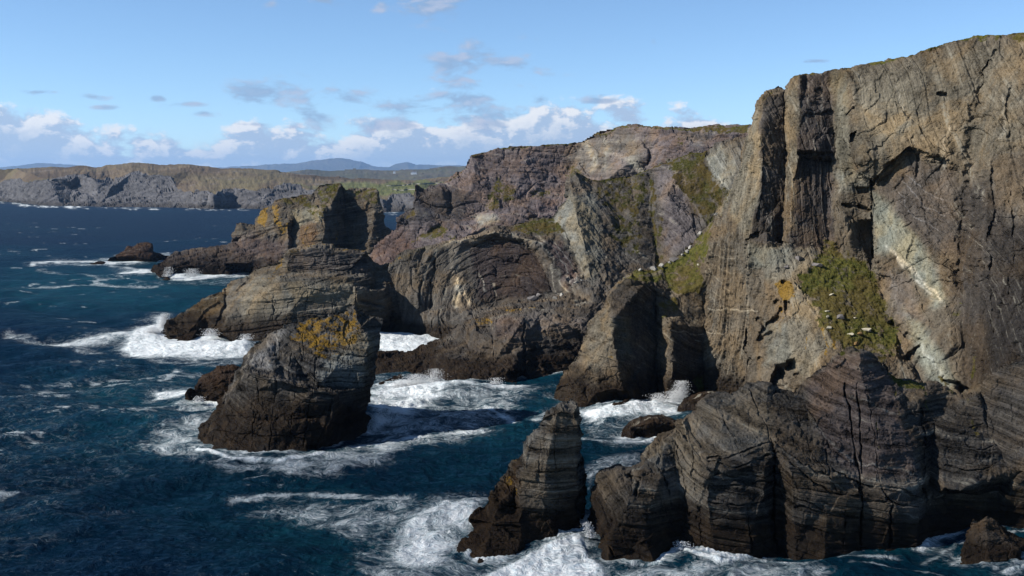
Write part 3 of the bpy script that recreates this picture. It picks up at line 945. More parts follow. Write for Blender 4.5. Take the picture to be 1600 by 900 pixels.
mid_cliff = formation(
    "folded_cliff", mc_out, mc_lines, m_mid, (0.145, 0.132, 0.118), seed=61, step=1.0, bedpx=lambda x, y: np.hypot(x - 800, (y - 500) * 1.05) + 22 * sstep(x.astype(np.float32), 880, 960) * np.sin((x - 900) / 40), thick=90.0, warp=(3.5, 1.6), wscale=(32, 7), bed=(62, 200),
    blocks=((15, 1.4, 1.7, 0.4), (5.5, 1.4, 0.85, 0.5), (2.2, 1.4, 0.36, 0.5)), strata=((3.6, 0.22), (1.3, 0.12)), rough=(3.0, 0.42), wet=(5, 2.2), bedwarp=(60, 9),
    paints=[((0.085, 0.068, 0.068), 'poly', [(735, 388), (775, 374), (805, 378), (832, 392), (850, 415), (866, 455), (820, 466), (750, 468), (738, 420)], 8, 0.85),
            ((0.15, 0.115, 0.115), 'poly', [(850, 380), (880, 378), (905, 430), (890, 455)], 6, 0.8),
            ((0.24, 0.215, 0.18), 'poly', [(692, 385), (712, 384), (720, 420), (735, 470), (715, 478), (705, 440), (700, 410)], 5, 0.7),
            ((0.50, 0.46, 0.37), 'line', [(714, 435), (716, 455), (710, 474)], 6, 0.9), ((0.46, 0.41, 0.32), 'line', [(714, 440), (724, 458), (732, 472)], 4, 0.8),
            ((0.30, 0.28, 0.24), 'line', [(748, 430), (760, 455)], 2.5, 0.8), ((0.30, 0.28, 0.24), 'line', [(770, 440), (775, 462)], 2, 0.7),
            ((0.30, 0.28, 0.24), 'line', [(862, 400), (868, 440), (872, 462)], 2, 0.8), ((0.30, 0.28, 0.24), 'line', [(866, 420), (886, 450), (888, 465)], 2.5, 0.8),
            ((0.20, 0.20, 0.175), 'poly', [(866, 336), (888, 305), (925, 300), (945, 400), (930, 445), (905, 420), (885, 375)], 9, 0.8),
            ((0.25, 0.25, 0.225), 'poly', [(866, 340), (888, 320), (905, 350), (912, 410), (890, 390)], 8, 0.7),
            ((0.19, 0.165, 0.17), 'poly', [(1020, 265), (1060, 262), (1085, 340), (1090, 390), (1045, 400)], 12, 0.75),
            ((0.26, 0.265, 0.23), 'poly', [(1100, 240), (1130, 225), (1150, 260), (1140, 300), (1115, 278)], 6, 0.8),
            ((0.20, 0.19, 0.165), 'poly', [(1108, 232), (1260, 205), (1260, 300), (1140, 300)], 6, 0.6),
            ((0.19, 0.165, 0.12), 'line', [(607, 415), (637, 396), (667, 391), (700, 384)], 7, 0.7), ((0.27, 0.255, 0.22), 'line', [(695, 384), (725, 378), (760, 368), (790, 364), (820, 372), (845, 386), (858, 402)], 2.6, 0.75),
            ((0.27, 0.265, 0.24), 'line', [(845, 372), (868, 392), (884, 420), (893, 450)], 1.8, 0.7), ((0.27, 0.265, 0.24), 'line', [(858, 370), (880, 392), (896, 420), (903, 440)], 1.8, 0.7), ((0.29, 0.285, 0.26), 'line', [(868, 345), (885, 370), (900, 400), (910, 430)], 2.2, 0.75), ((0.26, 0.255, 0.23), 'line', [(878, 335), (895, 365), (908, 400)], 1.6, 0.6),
            ((0.24, 0.215, 0.215), 'line', [(1040, 275), (1052, 310), (1068, 350)], 1.6, 0.6), ((0.24, 0.215, 0.215), 'line', [(1050, 268), (1064, 305), (1080, 345)], 1.6, 0.6), ((0.33, 0.33, 0.3), 'line', [(1102, 243), (1118, 270), (1138, 296)], 3, 0.7), ((0.30, 0.30, 0.27), 'line', [(1112, 236), (1132, 262), (1150, 282)], 2, 0.6), ((0.36, 0.35, 0.31), 'line', [(1058, 288), (1080, 292)], 3, 0.5), ((0.33, 0.32, 0.29), 'line', [(885, 440), (905, 432), (920, 420)], 5, 0.35),
            ((0.185, 0.165, 0.14), 'poly', [(620, 410), (690, 395), (700, 440), (690, 470), (640, 470), (615, 500)], 10, 0.6),
            ('grass', 'poly', [(797, 358), (830, 341), (868, 337), (884, 366), (840, 364)], 4, 0.95),
            ('grass', 'poly', [(930, 284), (1004, 272), (1012, 300), (1000, 345), (960, 330), (935, 310)], 9, 0.62),
            ('grass', 'poly', [(950, 330), (1000, 335), (1010, 380), (985, 400), (955, 380)], 9, 0.60),
            ('grass', 'poly', [(1045, 250), (1100, 238), (1108, 265), (1130, 290), (1135, 330), (1105, 360), (1080, 320), (1055, 280)], 7, 0.82),
            ('grass', 'line', [(1016, 285), (1022, 340), (1030, 420)], 8, 0.9), ('grass', 'line', [(1033, 340), (1036, 420)], 9, 0.55),
            ('grass', 'line', [(697, 382), (747, 368)], 4, 0.5), ('grass', 'line', [(897, 268), (912, 276)], 12, 0.5),
            ('grass', 'line', [(925, 282), (984, 277), (1033, 258), (1100, 237)], 4, 0.95), ('lichen', 'line', [(604, 414), (640, 398)], 4, 0.4)],
    cracks=[([(678, 405), (675, 440), (672, 480)], 2, 2), ([(656, 440), (656, 475)], 3, 2),
            ([(740, 386), (775, 372), (806, 376), (832, 390)], 2, 2), ([(690, 498), (705, 520)], 3, 2)])
tag(mid_cliff, "folded grey cliff with a dark arched hollow and green slopes above", "cliff", kind='structure')

# ------------------------------------------------------------------ terraced ledges at its foot
lg_out = [(560, 640, 335), W(570, 597), (572, 570, 360), (585, 553, 372), (600, 550, 376), (620, 548.5, 380), (647, 547.5, 382), (660, 541, 384), (670, 537, 386), (690, 529, 390), (700, 521, 392), (703, 512, 394), (720, 503, 396), (747, 498, 388), (752, 489, 400), (765, 486, 400),
          (785, 478, 405), (800, 470, 410), (815, 474, 412), (830, 466, 414), (850, 466, 414), (872, 461, 414), (900, 456, 412), (940, 460, 406), (1000, 480, 392), (1010, 600, 330), W(925, 574), W(885, 576), W(867, 578), W(853, 583), W(835, 584), W(815, 579), W(808, 592), W(790, 593), W(773, 597), W(747, 598), W(707, 597), W(690, 593), W(668, 587), W(640, 589), W(610, 592)]
lg_lines = [[(560, 575, 352), (600, 572, 352), (660, 560, 358), (700, 545, 360)], [(660, 545, 378), (668, 556, 362), (690, 540, 366)],
            [(700, 546, 358), (740, 548, 350), (768, 552, 348)], [(700, 560, 344), (740, 565, 340), (768, 568, 340)],
            [(742, 502, 376), (766, 504, 374), (767, 494, 384)], [(742, 515, 366), (766, 518, 364)],
            [(768, 496, 376), (800, 497, 366), (818, 500, 362)], [(770, 520, 354), (800, 525, 350), (818, 528, 352)],
            [(818, 490, 372), (845, 492, 370), (880, 500, 366), (915, 520, 362), (930, 530, 362)],
            [(768, 496, 376), (769, 530, 352), (771, 565, 342)], [(818, 500, 362), (818, 540, 350), (820, 575, 342)],
            [(840, 520, 360), (842, 560, 350)], [(885, 530, 362), (885, 570, 352)], [(910, 525, 366), (908, 570, 356)],
            [(830, 478, 392), (870, 476, 390), (920, 482, 386)], [(700, 582, 334), (750, 586, 332), (790, 584, 333)]]
ledges = formation(
    "rock_terrace", lg_out, lg_lines, m_mid, (0.125, 0.112, 0.10), seed=71, step=1.0, thick=50.0, warp=(3.2, 1.5), wscale=(26, 7), bed=(9, 300),
    blocks=((8, 1.8, 1.1, 0.4), (3.4, 1.6, 0.55, 0.5), (1.4, 1.4, 0.25, 0.5)), strata=((3.4, 0.55), (1.3, 0.25)), rough=(2.0, 0.25), wet=(4.6, 2.0),
    paints=[((0.20, 0.175, 0.16), 'poly', [(820, 495), (915, 495), (912, 522), (825, 518)], 6, 0.75), ((0.165, 0.12, 0.105), 'poly', [(770, 498), (816, 500), (816, 530), (772, 524)], 6, 0.5),
            ((0.055, 0.048, 0.044), 'poly', [(825, 535), (915, 530), (905, 580), (822, 580)], 8, 0.6), ((0.20, 0.19, 0.175), 'line', [(668, 548), (690, 540)], 9, 0.6),
            ('lichen', 'line', [(744, 501), (764, 501)], 6, 0.7), ('lichen', 'line', [(794, 483), (812, 485)], 6, 0.6), ('lichen', 'line', [(827, 484), (842, 484)], 3, 0.8),
            ('grass', 'line', [(860, 465), (895, 452)], 4, 0.25)],
    cracks=[([(818, 505), (820, 570)], 2.5, 2.5), ([(770, 500), (770, 560)], 1.6, 1.5), ([(742, 506), (766, 508), (766, 520), (744, 518), (742, 506)], 3, 3)])
tag(ledges, "dark stepped rock terrace at the foot of the folded cliff, yellow lichen along its edge", "rock terrace", kind='structure')

# ------------------------------------------------------------------ far stack with its shelf
fs_out = [W(233, 418.5), (240, 413, 712), (253, 409, 728), (268, 401, 738), (283, 395, 746), (300, 390, 750), (317, 387, 752), (340, 385, 750), (353, 383, 748), (362, 380, 746), (364, 371, 744), (365, 364, 744), (370, 350, 744), (376, 346.6, 745), (388, 349, 747), (398, 351, 748), (400, 342, 748), (410, 329, 748),
          (418, 325, 748), (425, 322, 747), (430, 314, 746), (440, 310, 746), (452, 308, 746), (460, 306.5, 746), (468, 305.5, 746), (480, 305, 748), (488, 304, 748), (491, 297, 746), (500, 290, 746), (515, 288, 748), (531, 287, 750), (535, 292, 750), (540, 297, 752), (560, 295, 754), (575, 294.5, 754), (588, 295, 752),
          (593, 300, 748), (595, 316, 744), (599, 328, 740), (600, 352, 736), (610, 357, 738), (622, 364, 740), (640, 372, 735), (640, 460, 690), (500, 455, 690), W(420, 438), W(390, 424), W(362, 429), W(330, 428.5), W(300, 427), W(275, 429), W(262, 433), W(250, 432)]
fs_lines = [[(364, 372, 738), (380, 366, 734), (400, 366, 732), (425, 372, 726), (448, 372, 720)], [(362, 384, 734), (390, 392, 722), (420, 400, 712), (450, 404, 705)],
            [(400, 351, 744), (412, 352, 738), (427, 356, 730)], [(428, 318, 742), (430, 340, 732), (434, 362, 724), (440, 395, 712)], [(440, 313, 742), (455, 326, 734), (452, 345, 726), (450, 372, 718), (450, 404, 706)],
            [(455, 345, 736), (458, 370, 728), (455, 395, 712)], [(462, 335, 732), (480, 330, 730), (505, 332, 718), (512, 320, 728)],
            [(460, 310, 742), (462, 318, 738), (488, 319, 738), (490, 306, 744)], [(490, 300, 742), (500, 318, 732), (520, 316, 728), (530, 300, 740)],
            [(505, 332, 718), (488, 360, 716), (488, 388, 710)], [(505, 332, 718), (507, 355, 714), (505, 390, 708)], [(532, 290, 746), (520, 316, 728), (512, 335, 720)],
            [(535, 296, 752), (538, 330, 750), (538, 360, 746), (538, 395, 742)], [(588, 297, 748), (586, 330, 736), (580, 370, 724), (575, 395, 716)], [(600, 355, 734), (592, 375, 726), (582, 398, 716)],
            [(540, 300, 750), (560, 312, 744), (590, 316, 742)],
            [(253, 411, 716), (290, 402, 722), (330, 396, 726), (362, 396, 722)], [(262, 420, 706), (300, 414, 712), (350, 412, 714), (395, 410, 708), (440, 415, 698)]]
far_stack = formation(
    "sea_stack", fs_out, fs_lines, m_yel, (0.165, 0.145, 0.12), seed=81, step=0.9, thick=55.0, warp=(2.4, 1.2), wscale=(22, 6), bed=(14, 160),
    blocks=((16, 1.3, 2.0, 0.3), (7, 1.3, 1.2, 0.5), (3, 1.3, 0.5, 0.5)), strata=((6, 0.6), (2.4, 0.3)), rough=(4.0, 0.5), wet=(9, 3.5), bedwarp=(60, 6), grass_up=0.80, up_min=38,
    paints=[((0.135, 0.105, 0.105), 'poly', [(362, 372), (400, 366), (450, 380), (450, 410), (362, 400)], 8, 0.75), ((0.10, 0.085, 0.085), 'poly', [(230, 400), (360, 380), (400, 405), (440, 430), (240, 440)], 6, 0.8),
            ((0.25, 0.235, 0.18), 'poly', [(455, 330), (505, 325), (505, 345), (470, 352), (455, 345)], 5, 0.85), ((0.21, 0.13, 0.07), 'poly', [(468, 352), (495, 350), (492, 388), (470, 385)], 4, 0.7),
            ((0.075, 0.064, 0.058), 'poly', [(538, 300), (600, 340), (600, 400), (538, 400)], 5, 0.3),  # left block's cast shadow, painted dark on the right block
            ('lichen', 'poly', [(400, 352), (410, 330), (424, 322), (420, 352)], 3, 0.85), ('lichen', 'poly', [(427, 322), (436, 320), (440, 345), (448, 370), (440, 368), (430, 345)], 3, 0.75),
            ('lichen', 'line', [(455, 345), (448, 362)], 5, 0.6), ('lichen', 'line', [(470, 308), (462, 320)], 3, 0.6), ('lichen', 'line', [(366, 362), (370, 352)], 3, 0.5), ('lichen', 'line', [(525, 355), (525, 395)], 8, 0.4),
            ('lichen', 'line', [(480, 360), (475, 380)], 7, 0.5), ('grass', 'poly', [(496, 292), (532, 288), (530, 312), (500, 316)], 4, 0.6), ('grass', 'poly', [(480, 330), (508, 328), (508, 338), (488, 338)], 3, 0.7),
            ('grass', 'poly', [(540, 298), (592, 298), (596, 322), (575, 318)], 4, 0.65), ('grass', 'line', [(440, 311), (490, 306)], 3, 0.6)],
    cracks=[([(452, 350), (455, 372), (453, 392)], 2.5, 5), ([(489, 300), (490, 318)], 1.5, 3), ([(512, 340), (514, 390)], 2, 4)])
tag(far_stack, "sunlit yellow lichened sea stack with a long low shelf, half in deep shadow", "sea stack")

islet_out = [W(165, 406.5), (172, 402, 838), (180, 399, 842), (192, 392, 846), (200, 385.5, 846), (208, 387.5, 846), (214, 383, 846), (220, 380, 848), (231, 379.5, 848), (238, 382, 848), (241, 394, 846), (253, 396.5, 846), (262, 398.5, 844), W(268, 401), W(255, 404), W(247, 408), W(230, 409.5), W(215, 408), W(200, 406), W(185, 405.5)]
islet = formation("islet", islet_out, [[(200, 392, 834), (220, 389, 830), (238, 392, 832)], [(185, 401, 832), (215, 399, 822), (240, 401, 824)]], m_dark, (0.105, 0.075, 0.062), seed=85, step=0.7, thick=26.0, warp=(1.6, 0.8), wscale=(14, 5),
                  bed=(20, 60), blocks=((9, 1.2, 1.6, 0.3), (4, 1.2, 0.7, 0.4)), strata=((3, 0.4),), rough=(3, 0.4), wet=(3.5, 2.0))
tag(islet, "small reddish brown rocky islet ringed by surf, farthest out to sea", "islet")

# ------------------------------------------------------------------ layered promontory
pr_out = [W(236, 523, 1), W(244, 521), (257, 507, 436), (270, 499, 440), (283, 492, 443), (297, 484, 446), (310, 476, 448), (317, 467.5, 450), (330, 464, 452), (340, 461, 454), (350, 454, 456), (357, 450, 457), (360, 440, 458), (372, 435, 458), (388, 431, 458), (397, 420, 456), (412, 415, 454), (433, 411, 452), (440, 398, 450),
          (452, 390.5, 448), (470, 387, 448), (500, 384, 450), (523, 387, 452), (550, 389, 454), (572, 391.5, 455), (578, 400, 455), (585, 411, 455), (593, 415, 456), (608, 413, 457), (625, 410, 456), (650, 420, 455), (655, 535, 440), W(612, 516), W(570, 522), W(500, 530), W(430, 531), W(397, 528), W(380, 526), W(367, 526.5), W(352, 519), W(340, 520), W(325, 518), W(310, 520), W(290, 527), W(280, 530), W(268, 526), W(252, 521.5)]
pr_lines = [[(440, 400, 442), (448, 412, 439), (448, 425, 437.5), (440, 430, 437)], [(448, 425, 437.5), (490, 427, 437), (540, 426, 437), (570, 424, 440)], [(440, 432, 430), (490, 434, 426), (540, 432, 428), (575, 430, 434)],
            [(452, 393, 441), (500, 388, 440), (572, 395, 444)], [(400, 424, 450), (418, 432, 440), (440, 432, 430)], [(397, 424, 450), (392, 450, 438), (370, 480, 430), (355, 500, 426), (348, 515, 424)],
            [(430, 445, 424), (490, 450, 420), (550, 448, 424), (600, 455, 430)], [(400, 470, 426), (460, 480, 419), (540, 478, 421), (600, 485, 430)], [(380, 500, 425), (440, 505, 418), (520, 500, 420)],
            [(555, 450, 422), (556, 475, 420)], [(572, 400, 452), (575, 425, 440), (585, 450, 438)], [(590, 420, 450), (605, 445, 442), (612, 480, 438)],
            [(360, 450, 452), (340, 475, 444), (320, 495, 438), (300, 510, 434), (290, 522, 431)], [(357, 462, 448), (350, 490, 436), (338, 512, 430)]]
prom = formation(
    "promontory", pr_out, pr_lines, m_mid, (0.165, 0.150, 0.128), seed=91, step=0.9, thick=42.0, warp=(2.8, 1.4), wscale=(26, 7), bed=(6, 200),
    blocks=((9, 1.8, 0.95, 0.35), (4, 1.7, 0.55, 0.5), (1.7, 1.5, 0.24, 0.5)), strata=((3.6, 0.75), (1.5, 0.35)), rough=(2.2, 0.28), wet=(6.0, 2.6), bedwarp=(60, 3),
    paints=[((0.125, 0.110, 0.108), 'poly', [(445, 400), (470, 388), (575, 393), (575, 424), (450, 424)], 5, 0.7), ((0.27, 0.24, 0.185), 'poly', [(395, 430), (430, 440), (450, 470), (420, 500), (380, 500), (375, 460)], 9, 0.65),
            ((0.20, 0.20, 0.175), 'poly', [(440, 440), (550, 440), (555, 475), (450, 480)], 9, 0.6), ((0.12, 0.085, 0.045), 'poly', [(258, 508), (318, 468), (360, 448), (350, 480), (320, 505), (270, 522)], 6, 0.75),
            ((0.055, 0.05, 0.045), 'poly', [(400, 490), (560, 490), (620, 480), (640, 530), (380, 530)], 10, 0.5), ((0.08, 0.075, 0.07), 'poly', [(570, 440), (640, 430), (640, 500), (570, 500)], 10, 0.5),  # last patch paints the shadow at the right end into the stone
            ('lichen', 'line', [(440, 400), (432, 415), (420, 425)], 5, 0.6), ('lichen', 'line', [(388, 436), (440, 430)], 3, 0.55), ('lichen', 'line', [(455, 390), (500, 384), (525, 388)], 2.5, 0.55), ('lichen', 'line', [(540, 389), (572, 392)], 2.5, 0.7),
            ('lichen', 'line', [(395, 450), (370, 480)], 12, 0.22)],
    cracks=[([(357, 452), (352, 480), (340, 500), (332, 520)], 4, 4), ([(448, 428), (500, 430), (560, 428)], 1.8, 1.6), ([(523, 390), (524, 410)], 1.2, 1), ([(556, 445), (556, 480)], 2, 2), ([(565, 470), (600, 480), (610, 500), (580, 505)], 4, 3), ([(450, 402), (510, 400), (574, 404)], 1.3, 0.9), ([(448, 412), (510, 411), (576, 415)], 1.4, 1.0), ([(446, 421), (500, 421), (576, 424)], 1.3, 1.0), ([(400, 455), (470, 452), (550, 456)], 1.2, 0.8), ([(395, 475), (460, 472), (550, 478)], 1.4, 1.0), ([(400, 492), (470, 492), (560, 492)], 1.6, 1.0), ([(480, 440), (478, 490)], 1.2, 0.7), ([(515, 440), (518, 480)], 1.2, 0.7), ([(430, 450), (425, 500)], 1.3, 0.8)])
tag(prom, "layered grey promontory with flat banded top and brown tail running out to sea", "promontory")

# ------------------------------------------------------------------ middle stack
ms_out = [W(308, 690), (311, 676, 257), (315, 667, 259), (330, 653, 262), (336, 640, 264), (341, 633, 265), (346, 631, 265), (347, 618, 266), (355, 611, 267), (357, 601, 268), (365, 597, 268), (367, 581, 269), (379, 571, 269), (383, 557, 271), (394, 548, 271), (398, 535, 272), (412, 527, 273), (416, 519, 274), (432, 516, 274), (443, 513, 274), (445, 506, 273), (461, 506, 274), (469, 500, 275), (488, 499, 276), (490, 494, 276),
          (500, 499, 276), (512, 498, 276), (515, 489, 277), (529, 488, 277), (542, 486, 277), (545, 479, 277), (555, 477, 277), (560, 484, 277), (568, 482, 278), (572, 491, 278), (585, 492, 276), (599, 498, 276), (595, 514, 275), (592, 530, 273), (588, 567, 269), (583, 597, 267), (578, 627, 266), (572, 645, 267), (580, 652, 268), W(571, 662), W(553, 670), W(533, 677), W(512, 686), W(490, 693), W(494, 702), W(478, 706), W(460, 708), W(415, 712), W(373, 712), W(350, 706), W(333, 703), W(318, 697)]
ms_lines = [[(372, 580, 262), (390, 573, 260), (415, 580, 259), (440, 587, 258), (490, 602, 258), (527, 610, 259), (567, 606, 261), (580, 600, 264)],
            [(388, 578, 251), (440, 593, 247), (490, 608, 247), (525, 616, 249)],
            [(525, 616, 249), (519, 650, 247), (510, 670, 246), (500, 690, 245)], [(527, 612, 256), (540, 640, 258), (535, 672, 263)], [(567, 607, 261), (560, 640, 262), (556, 668, 265)],
            [(390, 573, 258), (400, 548, 266), (423, 520, 272)], [(423, 520, 271), (416, 560, 261), (415, 580, 257)], [(443, 516, 271), (432, 560, 262), (426, 583, 256)],
            [(455, 512, 272), (456, 550, 264), (450, 590, 256)], [(500, 505, 272), (496, 545, 264), (494, 600, 255)], [(513, 500, 273), (530, 530, 267), (527, 575, 260), (527, 610, 256)],
            [(554, 481, 275), (566, 510, 270), (575, 530, 268), (570, 565, 263), (567, 606, 261)], [(545, 530, 267), (575, 540, 267)],
            [(345, 630, 258), (360, 615, 256), (388, 577, 254)], [(330, 665, 254), (350, 650, 251), (400, 660, 245), (450, 665, 243), (500, 655, 247)],
            [(318, 690, 250), (350, 688, 246), (420, 690, 242), (480, 690, 243)], [(400, 610, 250), (395, 650, 246)], [(455, 610, 250), (452, 650, 246)]]
mid_stack = formation(
    "sea_stack", ms_out, ms_lines, m_near, (0.115, 0.110, 0.105), seed=101, step=0.95, thick=30.0, warp=(3.2, 1.6), wscale=(30, 7), bed=(14, 335),
    blocks=((7, 1.5, 0.6, 0.3), (3.0, 1.5, 0.42, 0.6), (1.2, 1.3, 0.2, 0.6)), strata=((3.0, 0.42), (1.0, 0.20)), rough=(1.6, 0.2), wet=(8.0, 4.0), bedwarp=(60, 3.0),
    paints=[((0.22, 0.22, 0.225), 'poly', [(390, 570), (423, 520), (445, 516), (425, 580)], 5, 0.7), ((0.23, 0.24, 0.225), 'poly', [(500, 560), (545, 545), (578, 560), (570, 605), (500, 600)], 7, 0.7),  # right face painted paler to look lit where the sun misses it
            ((0.19, 0.185, 0.155), 'poly', [(535, 520), (590, 525), (585, 560), (545, 545)], 5, 0.6), ((0.070, 0.060, 0.050), 'poly', [(330, 640), (400, 600), (520, 630), (510, 700), (330, 710)], 14, 0.6),
            ('lichen', 'poly', [(455, 508), (500, 497), (545, 487), (560, 480), (568, 530), (545, 545), (510, 560), (480, 545), (458, 530)], 12, 0.66), ('lichen', 'line', [(430, 535), (420, 565)], 8, 0.35)],
    cracks=[([(418, 530), (410, 570)], 1.26, 0.62), ([(432, 528), (424, 575)], 1.26, 0.62), ([(494, 560), (492, 598)], 1.80, 0.93), ([(455, 555), (450, 588)], 1.62, 0.74), ([(520, 620), (512, 660), (500, 690)], 3, 1.5), ([(545, 640), (540, 668)], 10, 3),
            ([(385, 578), (440, 592), (495, 607)], 1.62, 0.62), ([(572, 520), (590, 540)], 1.62, 0.62), ([(548, 565), (546, 600)], 1.26, 0.62), ([(398, 580), (402, 620), (392, 700)], 1.44, 0.74), ([(430, 590), (428, 640), (420, 706)], 1.44, 0.74), ([(462, 600), (458, 650), (452, 706)], 1.44, 0.74), ([(488, 606), (482, 650), (476, 700)], 1.44, 0.74), ([(350, 648), (400, 655), (450, 658), (505, 648)], 1.62, 0.68), ([(335, 672), (400, 680), (460, 680), (505, 668)], 1.62, 0.68), ([(372, 612), (420, 622), (470, 630), (515, 630)], 1.26, 0.50), ([(500, 545), (540, 555), (582, 560)], 1.26, 0.50), ([(500, 575), (530, 580), (575, 580)], 1.08, 0.37), ([(475, 520), (474, 560), (470, 596)], 1.35, 0.62), ([(515, 520), (516, 570), (512, 605)], 1.35, 0.62), ([(543, 490), (548, 530), (545, 545)], 1.44, 0.74), ([(440, 530), (436, 580)], 1.08, 0.50), ([(408, 545), (400, 575)], 1.08, 0.50)])
tag(mid_stack, "leaning dark sea stack with orange lichen crown, standing mid picture in white surf", "sea stack")

sk_out = [W(287, 615), (292, 608, 298), (297, 606, 300), (304, 608, 301), (306, 598, 303), (312, 590, 305), (318, 585, 306), (327, 582, 308), (336, 576, 310), (345, 572, 312), (363, 569, 313), (378, 576, 313), (392, 600, 308), (392, 640, 290), W(345, 627), W(333, 625), W(322, 622), W(310, 619.5), W(297, 619)]
skerry = formation("skerry", sk_out, [[(308, 602, 299), (330, 596, 298), (360, 596, 299)], [(345, 575, 309), (348, 596, 298), (345, 620, 294)]], m_dark, (0.080, 0.060, 0.050), seed=105, step=0.8, thick=18, warp=(2, 1), wscale=(14, 5), bed=(25, 150),
                   blocks=((4, 1.3, 0.8, 0.4), (1.8, 1.3, 0.4, 0.5)), strata=((1.5, 0.25),), rough=(1.5, 0.2), wet=(3.5, 2))
tag(skerry, "low dark brown rock just left of the leaning orange topped stack", "rock")

# ------------------------------------------------------------------ main cliff
cl_out = [W(862, 628), (866, 612, 302), (872, 598, 304), (879, 580, 306), (890, 568, 308), (900, 560, 309), (906, 546, 312), (914, 526, 315), (921, 507, 317), (928, 499, 318), (934, 492, 319), (943, 477, 320), (950, 463, 321), (963, 448, 322), (973, 438, 323), (987, 427, 324), (1000, 420.5, 325), (1017, 421.5, 327), (1037, 413, 329), (1053, 405, 330),
          (1070, 393, 331), (1083, 380, 331), (1097, 367, 331), (1108, 350, 330), (1120, 334, 329), (1130, 314, 327), (1140, 293, 325), (1150, 278, 323), (1157, 266, 322), (1163, 228, 320), (1170, 209, 318), (1176, 193, 317), (1183, 164, 315), (1192, 150, 313), (1203, 142.5, 312), (1210, 138, 311), (1216, 133.5, 311), (1222, 135.5, 311), (1227, 143, 311), (1230, 133, 309), (1236, 125, 308),
          (1241, 119, 307), (1260, 115, 305), (1287, 115, 302), (1313, 108, 299), (1360, 98, 292), (1395, 92, 287), (1417, 88, 284), (1450, 75, 279), (1477, 66.5, 275), (1520, 56.5, 268), (1567, 53.5, 262), (1600, 50, 258), (1680, 40, 248), (1780, 30, 236),
          (1780, 760, 196), (1500, 760, 215), (1260, 700, 245), (1120, 650, 285), W(1115, 614), W(1093, 612), W(1070, 614), W(1053, 615.5), W(1040, 619), W(1023, 617), W(1000, 618), W(985, 613), W(973, 616), W(960, 620), W(945, 628), W(925, 631), W(907, 633), W(885, 630)]
